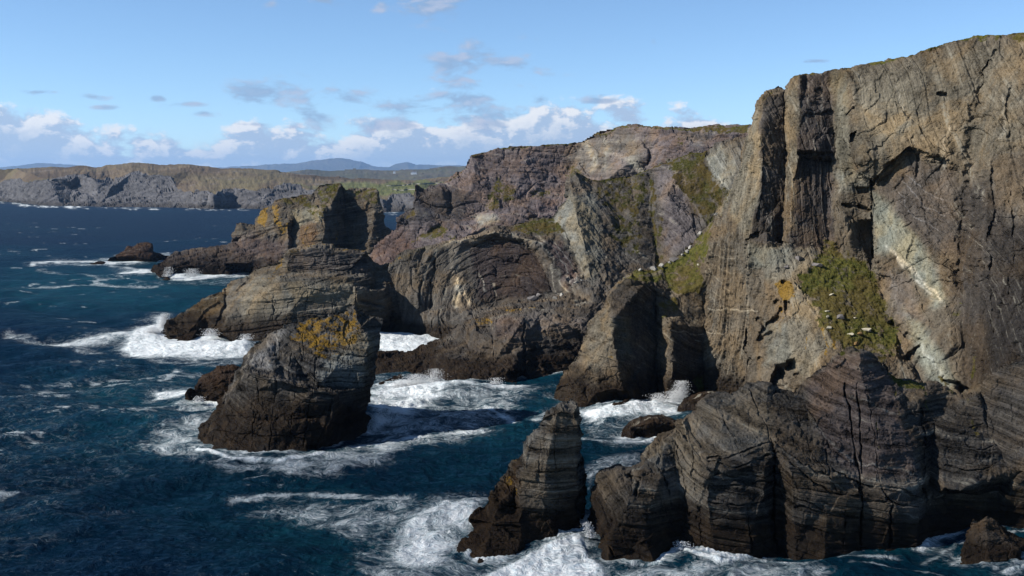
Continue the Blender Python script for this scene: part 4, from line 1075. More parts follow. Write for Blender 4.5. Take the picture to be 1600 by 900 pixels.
cl_lines = [
    # blocks along the left end
    [(950, 464, 309), (957, 500, 304), (960, 530, 302), (966, 570, 299), (974, 612, 297)], [(985, 436, 310), (1005, 444, 311), (1022, 452, 314)], [(966, 450, 311), (985, 436, 310)],
    [(1024, 455, 317), (1026, 500, 316), (1028, 560, 314), (1028, 617, 311)], [(1047, 503, 303), (1050, 540, 302), (1050, 580, 301), (1044, 618, 301)], [(1033, 492, 312), (1047, 503, 303), (1075, 509, 307), (1100, 522, 311)], [(1033, 492, 312), (1060, 494, 312), (1100, 510, 312)],
    [(1100, 395, 319), (1101, 440, 316), (1100, 500, 313), (1100, 560, 311), (1102, 612, 309)], [(1022, 452, 314), (1050, 470, 314), (1070, 480, 313), (1098, 485, 313)], [(905, 548, 309), (930, 560, 303), (945, 590, 299), (960, 610, 297)], [(870, 603, 300), (890, 600, 298), (930, 615, 295)],
    # tan wall
    [(1100, 395, 319), (1125, 350, 318), (1142, 300, 318), (1160, 260, 316)], [(1160, 380, 302), (1166, 430, 299), (1170, 480, 297), (1170, 520, 296), (1160, 560, 296), (1156, 612, 296)], [(1125, 480, 306), (1128, 560, 303)],
    # first buttress: lit side, dark front
    [(1192, 152, 308), (1191, 200, 304), (1189, 250, 302), (1186, 290, 300), (1181, 340, 298), (1170, 378, 297)], [(1227, 144, 309), (1227, 200, 306), (1226, 260, 304), (1224, 320, 301), (1222, 382, 299)], [(1165, 382, 297), (1195, 362, 296), (1196, 378, 291), (1222, 384, 292)],
    # second
    [(1230, 150, 307), (1229, 260, 303), (1227, 340, 300)], [(1251, 118, 302), (1249, 180, 297), (1248, 230, 294), (1240, 290, 294), (1236, 384, 293)], [(1300, 113, 300), (1302, 180, 298), (1303, 250, 296), (1299, 320, 293), (1294, 390, 291)],
    [(1250, 234, 292), (1275, 236, 292), (1303, 240, 294)], [(1250, 246, 298), (1275, 250, 298), (1302, 252, 299)],
    # third
    [(1302, 120, 299), (1306, 200, 296), (1309, 260, 293), (1303, 320, 292)], [(1322, 112, 293), (1326, 170, 289), (1330, 230, 286), (1342, 270, 284), (1358, 290, 283)], [(1300, 340, 291), (1320, 342, 287), (1340, 345, 288), (1362, 350, 290)], [(1300, 390, 290), (1330, 395, 286), (1364, 400, 288)],
    # foot of the columns, pale ledge
    [(1168, 384, 296), (1195, 388, 291), (1225, 392, 289), (1255, 396, 289), (1294, 394, 290)], [(1190, 420, 291), (1215, 425, 285), (1245, 420, 284), (1285, 412, 284)],
    # grass gully
    [(1294, 394, 290), (1330, 402, 286), (1360, 408, 286), (1372, 440, 280), (1385, 480, 272), (1400, 520, 265), (1412, 550, 260)], [(1242, 438, 278), (1262, 470, 272), (1282, 500, 265), (1300, 535, 258), (1312, 552, 254)], [(1330, 440, 279), (1345, 500, 267), (1350, 550, 257)], [(1312, 552, 254), (1350, 556, 255), (1400, 562, 255), (1412, 550, 260)],
    # slab left of the gully and the step above the cave
    [(1242, 440, 276), (1236, 475, 274), (1232, 510, 271), (1245, 550, 266), (1262, 580, 262)], [(1195, 440, 290), (1190, 490, 289), (1185, 530, 288), (1172, 560, 290)], [(1215, 440, 283), (1220, 480, 280), (1210, 520, 279), (1200, 560, 278), (1196, 600, 276)], [(1300, 548, 256), (1280, 580, 257), (1265, 592, 258)],
    # great slab and the overhang above it
    [(1363, 285, 284), (1366, 340, 282), (1368, 400, 283)], [(1366, 282, 280), (1385, 262, 276), (1403, 244, 272), (1420, 231, 269), (1450, 238, 265), (1480, 246, 262), (1500, 262, 260)], [(1370, 290, 283), (1390, 272, 279), (1408, 254, 275.5), (1425, 244, 273), (1450, 250, 269), (1478, 256, 265), (1498, 272, 262)],
    [(1372, 400, 276), (1400, 440, 270), (1420, 480, 264), (1440, 520, 257), (1470, 570, 249), (1490, 610, 243)], [(1420, 300, 272), (1450, 380, 264), (1475, 460, 256), (1490, 540, 248)], [(1412, 550, 262), (1430, 580, 255), (1450, 610, 250)],
    # right wall and its gully
    [(1536, 120, 262), (1526, 180, 260), (1518, 240, 259), (1511, 300, 258), (1506, 360, 257), (1502, 440, 255), (1508, 540, 248), (1512, 610, 243)], [(1556, 110, 258), (1545, 200, 252), (1540, 300, 248), (1545, 420, 242), (1548, 540, 236), (1545, 600, 233)], [(1500, 130, 266), (1490, 220, 262), (1500, 262, 260)],
    [(1600, 200, 243), (1605, 300, 238), (1600, 420, 232), (1590, 540, 226)], [(1340, 150, 287), (1350, 200, 281), (1345, 250, 280)], [(1400, 120, 281), (1410, 180, 275), (1405, 220, 272)], [(1450, 110, 275), (1465, 180, 269), (1460, 225, 265)],
    [(1680, 300, 230), (1690, 500, 215)]]
P_GRASS = [(1243, 436), (1270, 418), (1280, 396), (1300, 386), (1320, 398), (1362, 412), (1375, 450), (1390, 490), (1402, 520), (1410, 548), (1390, 553), (1352, 552), (1318, 548), (1300, 528), (1282, 500), (1262, 470)]
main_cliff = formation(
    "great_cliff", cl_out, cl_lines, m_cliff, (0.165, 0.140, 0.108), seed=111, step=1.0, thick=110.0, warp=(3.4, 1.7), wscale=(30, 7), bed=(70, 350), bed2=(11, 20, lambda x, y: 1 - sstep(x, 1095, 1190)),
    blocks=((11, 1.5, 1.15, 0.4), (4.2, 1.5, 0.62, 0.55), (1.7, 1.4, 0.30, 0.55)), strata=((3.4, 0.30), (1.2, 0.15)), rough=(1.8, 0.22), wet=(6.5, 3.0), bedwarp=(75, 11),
    paints=[((0.105, 0.098, 0.095), 'poly', [(955, 450), (1025, 440), (1030, 615), (965, 615)], 8, 0.75), ((0.10, 0.090, 0.085), 'poly', [(1050, 510), (1100, 522), (1100, 615), (1050, 615)], 6, 0.7),  # block fronts turned from the sun, their shade painted into the stone
            ((0.15, 0.16, 0.135), 'poly', [(955, 500), (985, 495), (990, 560), (965, 560)], 7, 0.5),
            (TAN, 'poly', [(905, 545), (935, 495), (952, 480), (958, 560), (930, 580)], 7, 0.6), ((0.175, 0.155, 0.125), 'poly', [(1102, 400), (1142, 300), (1175, 380), (1172, 480), (1160, 612), (1102, 612)], 8, 0.75),
            ((0.225, 0.203, 0.158), 'poly', [(1150, 290), (1185, 160), (1192, 160), (1188, 300), (1168, 380), (1140, 330)], 5, 0.9), ((0.27, 0.25, 0.20), 'line', [(1122, 336), (1145, 295), (1158, 268)], 7, 0.6),  # sunlit left strip of the first buttress painted paler
            ((0.105, 0.098, 0.098), 'poly', [(1193, 150), (1226, 145), (1224, 380), (1175, 378)], 4, 0.75), ((0.115, 0.102, 0.105), 'poly', [(1252, 118), (1300, 116), (1302, 390), (1238, 388), (1247, 240)], 4, 0.7), ((0.215, 0.190, 0.145), 'poly', [(1229, 150), (1250, 122), (1247, 240), (1240, 300), (1228, 270)], 4, 0.8),  # two shaded fronts painted darker, the sunlit strip between painted paler
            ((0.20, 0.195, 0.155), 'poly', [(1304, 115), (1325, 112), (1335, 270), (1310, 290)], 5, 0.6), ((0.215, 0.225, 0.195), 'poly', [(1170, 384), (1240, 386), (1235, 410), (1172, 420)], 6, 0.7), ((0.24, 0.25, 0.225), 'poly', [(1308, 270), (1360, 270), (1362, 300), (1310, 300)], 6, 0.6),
            ((0.21, 0.20, 0.165), 'poly', [(1185, 400), (1280, 390), (1280, 420), (1240, 435), (1195, 440)], 6, 0.6), ((0.200, 0.178, 0.138), 'poly', [(1330, 110), (1600, 60), (1600, 230), (1500, 260), (1420, 230), (1370, 280), (1340, 250)], 18, 0.75),
            ((0.26, 0.235, 0.18), 'poly', [(1345, 140), (1420, 120), (1440, 200), (1380, 220), (1350, 200)], 12, 0.4),
            ((0.135, 0.118, 0.108), 'poly', [(1372, 295), (1425, 248), (1490, 265), (1500, 400), (1450, 390), (1400, 330)], 12, 0.75), ((0.225, 0.24, 0.205), 'poly', [(1365, 300), (1400, 330), (1450, 390), (1480, 470), (1460, 480), (1400, 400), (1368, 390)], 9, 0.85),
            ((0.23, 0.245, 0.21), 'poly', [(1410, 480), (1450, 520), (1500, 600), (1470, 612), (1430, 560)], 9, 0.85), ((0.155, 0.140, 0.135), 'poly', [(1380, 420), (1420, 440), (1440, 500), (1405, 500)], 8, 0.6),
            ((0.40, 0.39, 0.34), 'line', [(1385, 385), (1410, 410), (1440, 440), (1470, 470)], 5, 0.7), ((0.36, 0.37, 0.33), 'line', [(1440, 540), (1475, 590)], 6, 0.6),
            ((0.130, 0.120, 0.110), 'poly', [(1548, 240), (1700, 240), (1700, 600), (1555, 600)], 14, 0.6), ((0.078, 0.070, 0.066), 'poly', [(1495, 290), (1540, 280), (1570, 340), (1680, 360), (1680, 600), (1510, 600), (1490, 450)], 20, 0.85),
            ((0.24, 0.215, 0.165), 'poly', [(1238, 440), (1300, 540), (1265, 592), (1215, 560), (1232, 500)], 7, 0.75), ((0.33, 0.28, 0.19), 'line', [(1246, 442), (1275, 490), (1305, 545)], 5, 0.75), ((0.21, 0.215, 0.19), 'poly', [(1195, 505), (1230, 505), (1235, 560), (1195, 570)], 6, 0.6),
            ((0.34, 0.315, 0.26), 'line', [(1107, 380), (1118, 398), (1136, 404), (1152, 402)], 1.5, 0.42), ((0.34, 0.315, 0.26), 'line', [(1104, 392), (1112, 412), (1130, 424), (1150, 424)], 1.5, 0.42), ((0.34, 0.315, 0.26), 'line', [(1103, 408), (1112, 430), (1126, 444), (1140, 452)], 1.5, 0.42), ((0.34, 0.315, 0.26), 'line', [(1104, 424), (1112, 446), (1124, 462)], 1.5, 0.42), ((0.34, 0.315, 0.26), 'line', [(1104, 442), (1112, 460), (1122, 472)], 1.5, 0.42), ((0.34, 0.315, 0.26), 'line', [(1120, 380), (1130, 390), (1148, 390)], 1.5, 0.42), ((0.34, 0.315, 0.26), 'line', [(1108, 455), (1118, 476), (1140, 484), (1175, 486)], 1.5, 0.42), ((0.32, 0.31, 0.28), 'line', [(1268, 345), (1266, 385)], 1.6, 0.55), ((0.30, 0.28, 0.25), 'line', [(1201, 300), (1200, 375)], 1.6, 0.5), ((0.30, 0.28, 0.25), 'line', [(1286, 130), (1282, 200)], 1.6, 0.5), ((0.28, 0.26, 0.22), 'line', [(1268, 130), (1260, 190)], 1.6, 0.5), ((0.26, 0.25, 0.25), 'line', [(1410, 270), (1440, 300), (1480, 315)], 1.4, 0.6), ((0.26, 0.25, 0.25), 'line', [(1405, 285), (1440, 318), (1478, 335)], 1.4, 0.6), ((0.26, 0.25, 0.25), 'line', [(1398, 300), (1435, 340), (1470, 360)], 1.4, 0.6), ((0.40, 0.39, 0.35), 'line', [(1395, 395), (1412, 420)], 4, 0.6), ((0.40, 0.39, 0.35), 'line', [(1430, 440), (1452, 462)], 4, 0.55), ((0.40, 0.37, 0.31), 'line', [(1400, 130), (1412, 170)], 3, 0.4), ((0.40, 0.37, 0.31), 'line', [(1480, 200), (1476, 260)], 3, 0.4), ((0.40, 0.37, 0.31), 'line', [(1570, 150), (1562, 215)], 4, 0.4), ('grass', 'poly', [(975, 436), (1000, 420), (1050, 405), (1085, 380), (1110, 350), (1112, 380), (1096, 420), (1098, 462), (1060, 465), (1035, 440), (990, 438)], 6, 0.85), ('grass', 'poly', [(1030, 470), (1060, 462), (1060, 490), (1035, 500)], 6, 0.7), ('grass', 'line', [(1100, 370), (1120, 338), (1140, 300)], 9, 0.5),
            ('grass', 'poly', P_GRASS, 13, 0.95), ('grass', 'line', [(1290, 380), (1285, 400)], 12, 0.7), ('grass', 'line', [(1226, 300), (1224, 380)], 4, 0.35), ('grass', 'line', [(1306, 230), (1300, 260)], 5, 0.4), ('grass', 'poly', [(1480, 475), (1500, 470), (1505, 490), (1485, 495)], 4, 0.5), ('grass', 'line', [(1520, 560), (1524, 590)], 6, 0.6), ('grass', 'line', [(1470, 590), (1510, 615)], 8, 0.45),
            ('grass', 'line', [(1241, 119), (1313, 108), (1417, 88), (1477, 66.5), (1520, 57), (1600, 50), (1780, 30)], 4.5, 1.0), ('grass', 'poly', [(1500, 62), (1600, 52), (1780, 34), (1780, 60), (1600, 66)], 5, 0.7), ('grass', 'line', [(1192, 152), (1216, 135)], 7, 0.4),
            ('lichen', 'poly', [(1208, 442), (1218, 436), (1238, 440), (1242, 462), (1222, 470), (1210, 460)], 3, 0.95), ('lichen', 'line', [(1216, 470), (1222, 495)], 5, 0.5), ('lichen', 'line', [(1285, 512), (1296, 540), (1295, 555)], 5, 0.8), ('lichen', 'line', [(1302, 520), (1306, 545)], 5, 0.85), ('lichen', 'line', [(1258, 520), (1260, 545)], 3, 0.6), ('lichen', 'line', [(963, 450), (985, 430)], 4, 0.5), ('lichen', 'line', [(960, 555), (948, 565)], 8, 0.25),
            ((0.24, 0.36, 0.03), 'poly', [(1083, 592), (1092, 586), (1096, 594), (1099, 584), (1102, 604), (1096, 612), (1087, 608)], 2, 0.9), ((0.36, 0.34, 0.29), 'line', [(1048, 515), (1100, 526)], 1.8, 0.6), ((0.33, 0.31, 0.26), 'line', [(1104, 484), (1180, 487)], 2, 0.6), ((0.33, 0.31, 0.26), 'line', [(1104, 522), (1130, 525)], 2, 0.6)],
    cracks=[([(1168, 515), (1166, 545), (1172, 560), (1160, 600)], 3.5, 4), ([(1186, 500), (1196, 512), (1188, 530), (1205, 520)], 6, 5), ([(1210, 470), (1220, 478), (1215, 500), (1200, 512)], 7, 6), ([(1222, 440), (1238, 444)], 4, 3), ([(1222, 466), (1236, 468), (1235, 496), (1222, 490), (1222, 466)], 4, 5),
            ([(1206, 588), (1214, 566), (1240, 558), (1256, 580), (1264, 596), (1252, 622), (1222, 622), (1200, 606), (1206, 588)], 9, 9), ([(1186, 560), (1210, 574)], 5, 3), ([(1362, 280), (1364, 340), (1366, 400)], 2.5, 4), ([(1366, 284), (1385, 266), (1403, 247), (1416, 235), (1430, 240)], 4.5, 3.5), ([(1432, 240), (1456, 243), (1478, 250)], 3, 2), ([(1332, 292), (1362, 288), (1362, 308), (1336, 308), (1332, 292)], 4, 5), ([(1318, 320), (1362, 328)], 4, 4), ([(1332, 212), (1344, 204), (1340, 222), (1332, 226), (1332, 212)], 2, 4), ([(1326, 178), (1338, 170)], 2, 2),
            ([(1458, 143), (1478, 143), (1480, 150), (1460, 150), (1458, 143)], 2, 4), ([(1250, 236), (1275, 238), (1302, 243)], 4, 3), ([(1165, 376), (1180, 362), (1192, 358), (1188, 372), (1168, 384), (1165, 376)], 3, 4), ([(1227, 150), (1227, 250), (1226, 330)], 2.2, 2.5), ([(1535, 120), (1522, 200), (1512, 290), (1508, 360), (1500, 450)], 16, 1.6), ([(1524, 190), (1514, 260), (1510, 340)], 3, 1.2), ([(1556, 80), (1540, 110), (1530, 135)], 5, 2.0), ([(1580, 140), (1572, 180), (1574, 220)], 4, 1.5), ([(1425, 215), (1435, 250), (1432, 280)], 5, 1.5), ([(1400, 160), (1420, 180), (1450, 215), (1470, 235)], 3, 1.2), ([(1545, 260), (1552, 330), (1548, 420), (1552, 520)], 4, 1.5), ([(1580, 300), (1585, 380), (1582, 460)], 3, 1.0), ([(1380, 330), (1420, 420), (1450, 500)], 2, 0.8), ([(1400, 300), (1450, 330), (1480, 350)], 1.6, 0.6), ([(1398, 320), (1440, 360), (1480, 400)], 1.6, 0.6), ([(1470, 592), (1500, 596), (1528, 612), (1500, 614), (1470, 592)], 5, 5), ([(1025, 480), (1027, 615)], 3.5, 3),
            ([(1395, 505), (1412, 520), (1440, 535), (1420, 560)], 8, 4), ([(1545, 95), (1532, 118)], 4, 3), ([(965, 565), (990, 590), (1000, 615)], 3, 2)])
tag(main_cliff, "towering brown cliff on the right with a grassy gully and dark buttresses", "cliff", kind='structure')

# ------------------------------------------------------------------ foreground buttress
fb_out = [W(918, 802), (921, 780, 186), (923, 767, 187), (930, 752, 188), (938, 740, 189), (950, 735, 190), (965, 729, 191), (983, 727, 192), (1000, 723, 192), (1004, 709, 193), (1010, 700, 194), (1016, 694, 194), (1028, 688, 195), (1039, 682, 195), (1050, 679, 196), (1058, 674, 196), (1062, 664, 197), (1067, 655, 197), (1075, 648, 198), (1083, 643, 198), (1090, 634, 198), (1097, 624, 199), (1107, 617, 200),
          (1120, 612, 201), (1132, 611, 201), (1142, 616, 201), (1155, 606, 202), (1167, 598, 203), (1185, 597, 203), (1200, 600, 203), (1217, 606, 203), (1232, 610, 203), (1244, 612, 203), (1252, 602, 204), (1262, 592, 205), (1275, 581, 206), (1288, 570, 207), (1300, 560, 208), (1313, 547, 208), (1326, 546, 208), (1340, 548, 208), (1362, 553, 208), (1383, 558, 208), (1390, 582, 209), (1400, 592, 210),
          (1420, 592, 210), (1443, 600, 210), (1455, 596, 210), (1467, 598, 210), (1480, 609, 209), (1495, 616, 208), (1508, 620, 207), (1522, 616, 206), (1531, 612, 206), (1547, 590, 206), (1562, 577, 206), (1578, 567, 206), (1600, 563, 206), (1720, 545, 200), (1720, 840, 178), W(1600, 822), W(1560, 816), W(1530, 822), W(1500, 830), W(1467, 834), W(1455, 838), W(1450, 848), W(1433, 850), W(1393, 857), W(1347, 858), W(1320, 858), W(1287, 863),
          W(1243, 864), W(1210, 863), W(1190, 866), W(1170, 867), W(1145, 873), W(1117, 875), W(1100, 867), W(1089, 862), W(1075, 855), W(1062, 850), W(1050, 862), W(1040, 873), W(1023, 888), W(1000, 894), W(977, 895.5), W(962, 890), W(948, 868), W(938, 858), W(930, 864), W(921, 860), W(925, 838), W(929, 818), W(921, 808)]
fb_lines = [
    # left wing
    [(940, 745, 184), (960, 738, 184), (985, 735, 185), (1000, 730, 186)], [(1004, 712, 190), (1012, 725, 184), (1000, 745, 179), (985, 770, 176), (975, 800, 173), (955, 830, 171)], [(1040, 690, 190), (1035, 720, 184), (1030, 750, 179), (1015, 790, 175), (1005, 840, 171), (1020, 880, 168)],
    [(938, 745, 184), (948, 775, 180), (960, 795, 177), (945, 825, 175)], [(1058, 680, 192), (1055, 720, 186), (1060, 760, 182), (1062, 800, 179), (1062, 848, 177)],
    # block with stacked ledges
    [(1067, 660, 193), (1078, 690, 188), (1090, 710, 183), (1105, 720, 180)], [(1105, 720, 180), (1135, 722, 179), (1160, 715, 180), (1200, 700, 183)], [(1105, 730, 178), (1140, 735, 177), (1170, 728, 178), (1204, 712, 182)], [(1105, 745, 177), (1108, 785, 175.5), (1112, 830, 174), (1118, 870, 172)],
    [(1110, 740, 179), (1150, 745, 179), (1175, 740, 179)], [(1107, 785, 175), (1150, 790, 175), (1190, 783, 177)], [(1171, 790, 176), (1173, 830, 174.5), (1171, 865, 173)], [(1100, 625, 197), (1140, 660, 191), (1170, 690, 185), (1200, 700, 183)],
    [(1200, 605, 201), (1198, 650, 193), (1205, 685, 187), (1209, 700, 186)], [(1207, 705, 184), (1208, 760, 180.5), (1208, 860, 177.5)], [(1216, 715, 183), (1220, 760, 180), (1222, 862, 178)], [(1183, 700, 182), (1192, 740, 178), (1195, 780, 177)],
    # ramps right of the cleft
    [(1210, 690, 185), (1240, 712, 181), (1270, 735, 178), (1295, 745, 177)], [(1210, 702, 182), (1232, 720, 178), (1238, 755, 176), (1240, 790, 175.5), (1243, 862, 174.5)], [(1238, 762, 176), (1265, 785, 175), (1290, 790, 175.5), (1320, 795, 176)],
    [(1295, 745, 177), (1300, 770, 176), (1325, 780, 176), (1345, 770, 177)], [(1244, 614, 201), (1262, 660, 193), (1285, 700, 185), (1296, 725, 181)], [(1296, 725, 181), (1330, 745, 179), (1345, 752, 178.5)], [(1300, 562, 206), (1312, 610, 199), (1322, 660, 192), (1342, 750, 179)],
    # pinkish slab
    [(1345, 752, 178.5), (1375, 758, 178), (1378, 760, 178), (1410, 768, 178), (1438, 775, 179)], [(1340, 552, 206), (1358, 640, 194), (1375, 710, 184), (1378, 758, 178)], [(1383, 560, 206), (1405, 650, 194), (1425, 720, 186), (1438, 775, 179)], [(1350, 770, 177.5), (1385, 775, 177), (1390, 800, 176.5)], [(1350, 800, 177), (1395, 800, 176.5), (1430, 806, 178)], [(1347, 760, 179), (1347, 855, 176.5)], [(1393, 780, 178), (1393, 855, 177)], [(1433, 808, 178.5), (1433, 850, 177.5)],
    # right recess and last slabs
    [(1390, 590, 207), (1418, 640, 198), (1432, 700, 190), (1440, 760, 182)], [(1440, 780, 181), (1442, 838, 180)], [(1446, 620, 203), (1470, 690, 194), (1474, 740, 187), (1478, 760, 184)], [(1478, 760, 184), (1500, 765, 184), (1525, 755, 185), (1560, 740, 188)], [(1455, 605, 207), (1462, 660, 199), (1455, 720, 191), (1452, 780, 185)], [(1508, 640, 201), (1530, 690, 195), (1550, 735, 189)], [(1525, 620, 203), (1545, 680, 197), (1575, 735, 190)], [(1560, 740, 190), (1600, 735, 188), (1640, 730, 186)], [(1470, 775, 187), (1480, 800, 185), (1520, 790, 186), (1560, 790, 187)], [(1480, 765, 187), (1530, 770, 188), (1560, 760, 191)]]
buttress = formation(
    "rock_buttress", fb_out, fb_lines, m_near, (0.125, 0.113, 0.100), seed=121, step=1.0, thick=20.0, warp=(3.2, 1.6), wscale=(34, 7), bed=(12, 320),
    blocks=((6.5, 2.0, 0.50, 0.35), (2.6, 1.8, 0.26, 0.55), (1.0, 1.6, 0.10, 0.6)), strata=((2.6, 0.58), (1.0, 0.26), (0.42, 0.08)), rough=(1.4, 0.12), wet=(5.2, 2.8), bedwarp=(60, 2.5),
    paints=[((0.17, 0.165, 0.15), 'poly', [(1058, 676), (1100, 630), (1165, 600), (1205, 606), (1205, 700), (1110, 718), (1080, 700)], 8, 0.6), ((0.20, 0.195, 0.175), 'poly', [(1005, 715), (1060, 676), (1100, 720), (1105, 800), (1060, 770), (1030, 740)], 9, 0.55),
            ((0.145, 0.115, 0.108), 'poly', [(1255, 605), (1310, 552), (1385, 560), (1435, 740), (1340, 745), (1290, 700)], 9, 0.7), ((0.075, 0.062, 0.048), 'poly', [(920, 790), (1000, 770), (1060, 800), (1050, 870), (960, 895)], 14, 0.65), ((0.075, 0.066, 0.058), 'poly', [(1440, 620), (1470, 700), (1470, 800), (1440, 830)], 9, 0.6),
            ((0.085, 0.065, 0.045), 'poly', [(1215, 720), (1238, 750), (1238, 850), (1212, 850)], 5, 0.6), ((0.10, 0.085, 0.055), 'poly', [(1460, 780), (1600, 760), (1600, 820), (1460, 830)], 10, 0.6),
            ((0.25, 0.24, 0.215), 'line', [(1106, 724), (1140, 728), (1175, 722), (1203, 706)], 2.4, 0.6), ((0.25, 0.24, 0.215), 'line', [(1107, 742), (1150, 747), (1190, 741)], 2.4, 0.6), ((0.25, 0.24, 0.215), 'line', [(1108, 770), (1150, 776), (1195, 770)], 2.4, 0.6), ((0.25, 0.24, 0.215), 'line', [(1110, 798), (1150, 801), (1190, 796)], 2.4, 0.6), ((0.25, 0.24, 0.215), 'line', [(1212, 698), (1240, 716), (1270, 738), (1296, 748)], 2.4, 0.6), ((0.25, 0.24, 0.215), 'line', [(1240, 772), (1270, 786), (1320, 796), (1345, 800)], 2.4, 0.6), ((0.25, 0.24, 0.215), 'line', [(1298, 752), (1325, 766), (1345, 768)], 2.4, 0.6), ((0.25, 0.24, 0.215), 'line', [(1346, 756), (1378, 762), (1410, 771), (1438, 778)], 2.4, 0.6), ((0.25, 0.24, 0.215), 'line', [(1348, 796), (1392, 801), (1432, 806)], 2.4, 0.6), ((0.25, 0.24, 0.215), 'line', [(1262, 650), (1300, 690), (1345, 722), (1432, 738)], 2.4, 0.6), ((0.25, 0.24, 0.215), 'line', [(1330, 620), (1380, 640), (1412, 648)], 2.4, 0.6), ((0.25, 0.24, 0.215), 'line', [(1474, 720), (1520, 726), (1555, 716)], 2.4, 0.6), ((0.25, 0.24, 0.215), 'line', [(1068, 668), (1082, 695), (1094, 715)], 2.4, 0.6), ((0.25, 0.24, 0.215), 'line', [(1008, 712), (1022, 730), (1030, 750)], 2.4, 0.6), ('grass', 'line', [(1318, 549), (1385, 562)], 7, 0.6), ('grass', 'line', [(1345, 556), (1345, 590)], 3, 0.5), ('grass', 'line', [(1392, 590), (1402, 645)], 3, 0.6), ('grass', 'line', [(1370, 660), (1372, 700)], 3, 0.7), ('grass', 'poly', [(1390, 585), (1445, 598), (1440, 612), (1400, 605)], 4, 0.7), ('grass', 'line', [(1480, 612), (1520, 630), (1525, 680)], 7, 0.45), ('grass', 'line', [(1440, 600), (1450, 640)], 3, 0.4),
            ('lichen', 'line', [(1100, 625), (1108, 640)], 4, 0.3), ((0.30, 0.29, 0.26), 'line', [(1004, 712), (1016, 696)], 5, 0.5)],
    cracks=[([(1320, 600), (1328, 660), (1338, 710), (1346, 760), (1346, 858)], 2.4, 2.5), ([(1352, 605), (1360, 650), (1368, 700), (1376, 755)], 1.4, 1.2), ([(1338, 600), (1344, 660), (1347, 740)], 2.2, 2.2), ([(1376, 760), (1390, 790), (1393, 855)], 2.4, 2.2), ([(1208, 700), (1210, 760), (1212, 860)], 3, 4), ([(1210, 690), (1240, 712), (1272, 736), (1294, 744)], 2.6, 1.5),
            ([(1292, 700), (1296, 745), (1310, 768)], 1.6, 1.2), ([(1440, 640), (1442, 720), (1444, 800)], 3, 2.0), ([(1106, 725), (1150, 730), (1200, 712)], 2.2, 1.2), ([(1108, 785), (1150, 790), (1195, 783)], 2.0, 1.0), ([(1240, 775), (1290, 800), (1320, 810)], 1.6, 0.8), ([(1318, 800), (1320, 855)], 1.6, 1.0), ([(975, 745), (1000, 750), (995, 770)], 5, 3), ([(1170, 790), (1172, 862)], 2, 1.4), ([(1466, 768), (1500, 770), (1550, 760)], 3, 2), ([(1030, 735), (1040, 760), (1050, 790)], 3, 1.5), ([(930, 810), (945, 840), (960, 870)], 3, 1.5), ([(1105, 720), (1135, 716), (1165, 705), (1202, 690)], 2.2, 1.6), ([(1107, 755), (1150, 760), (1200, 752)], 2.4, 1.4), ([(1110, 808), (1150, 812), (1192, 806)], 1.4, 0.7), ([(1212, 705), (1240, 728), (1272, 752), (1300, 772), (1345, 778)], 2.6, 1.6), ([(1240, 792), (1290, 802), (1345, 812)], 2.0, 1.2), ([(1240, 815), (1290, 824), (1345, 832)], 1.5, 0.7), ([(1350, 782), (1392, 786), (1432, 792)], 2.2, 1.4), ([(1350, 812), (1392, 818), (1430, 820)], 1.6, 0.9), ([(1300, 735), (1345, 758), (1400, 765), (1438, 772)], 2.2, 1.4), ([(1262, 640), (1300, 700), (1340, 725), (1435, 742)], 1.4, 0.8), ([(1300, 660), (1350, 690), (1425, 705)], 1.2, 0.6), ([(1290, 620), (1350, 655), (1420, 672)], 1.1, 0.5), ([(1060, 700), (1072, 760), (1068, 830)], 2, 1.0), ([(1085, 700), (1090, 760), (1096, 850)], 1.6, 0.8), ([(1120, 640), (1150, 690), (1160, 715)], 1.2, 0.6), ([(1170, 605), (1195, 660), (1204, 690)], 1.8, 1.0), ([(1230, 620), (1250, 670), (1290, 740)], 1.4, 0.8), ([(1474, 700), (1510, 712), (1550, 700)], 1.8, 0.9), ([(1476, 730), (1520, 738), (1555, 728)], 2, 1.2), ([(1480, 660), (1512, 672), (1535, 664)], 1.4, 0.7), ([(1000, 770), (1030, 780), (1050, 820)], 1.8, 0.9)])
tag(buttress, "layered dark grey rock buttress with split ledges, nearest mass at lower right", "rock")

# ------------------------------------------------------------------ front stack
nf_out = [W(700, 859), (706, 852, 180), (714, 846, 182), (722, 836, 184), (731, 826, 186), (735, 815, 187), (738, 807, 188), (748, 798, 189), (759, 791, 190), (763, 780, 190), (767, 768, 190), (776, 755, 191), (786, 744, 191), (794, 730, 192), (803, 718, 192), (809, 714, 192), (815, 711, 192), (817, 700, 192), (819, 690, 192), (822, 682, 193), (832, 675, 193), (844, 670, 193), (846, 658, 193), (849, 647, 193), (858, 640, 194),
          (868, 633, 194), (874, 628, 194), (880, 624, 194), (886, 627, 194), (892, 621, 194), (898, 625, 194), (903, 628, 194), (905, 636, 195), (907, 643, 195), (908, 660, 195), (908.5, 680, 195), (906, 704, 195), (914, 716, 196), (915, 745, 195), (916, 783, 194), (914, 802, 192), (911, 820, 191), W(903, 834), W(884, 840), W(868, 843), W(852, 845), W(840, 853), W(833, 861), W(818, 863), W(805, 868), W(782, 872), W(760, 877), W(739, 879), W(720, 873), W(708, 866)]
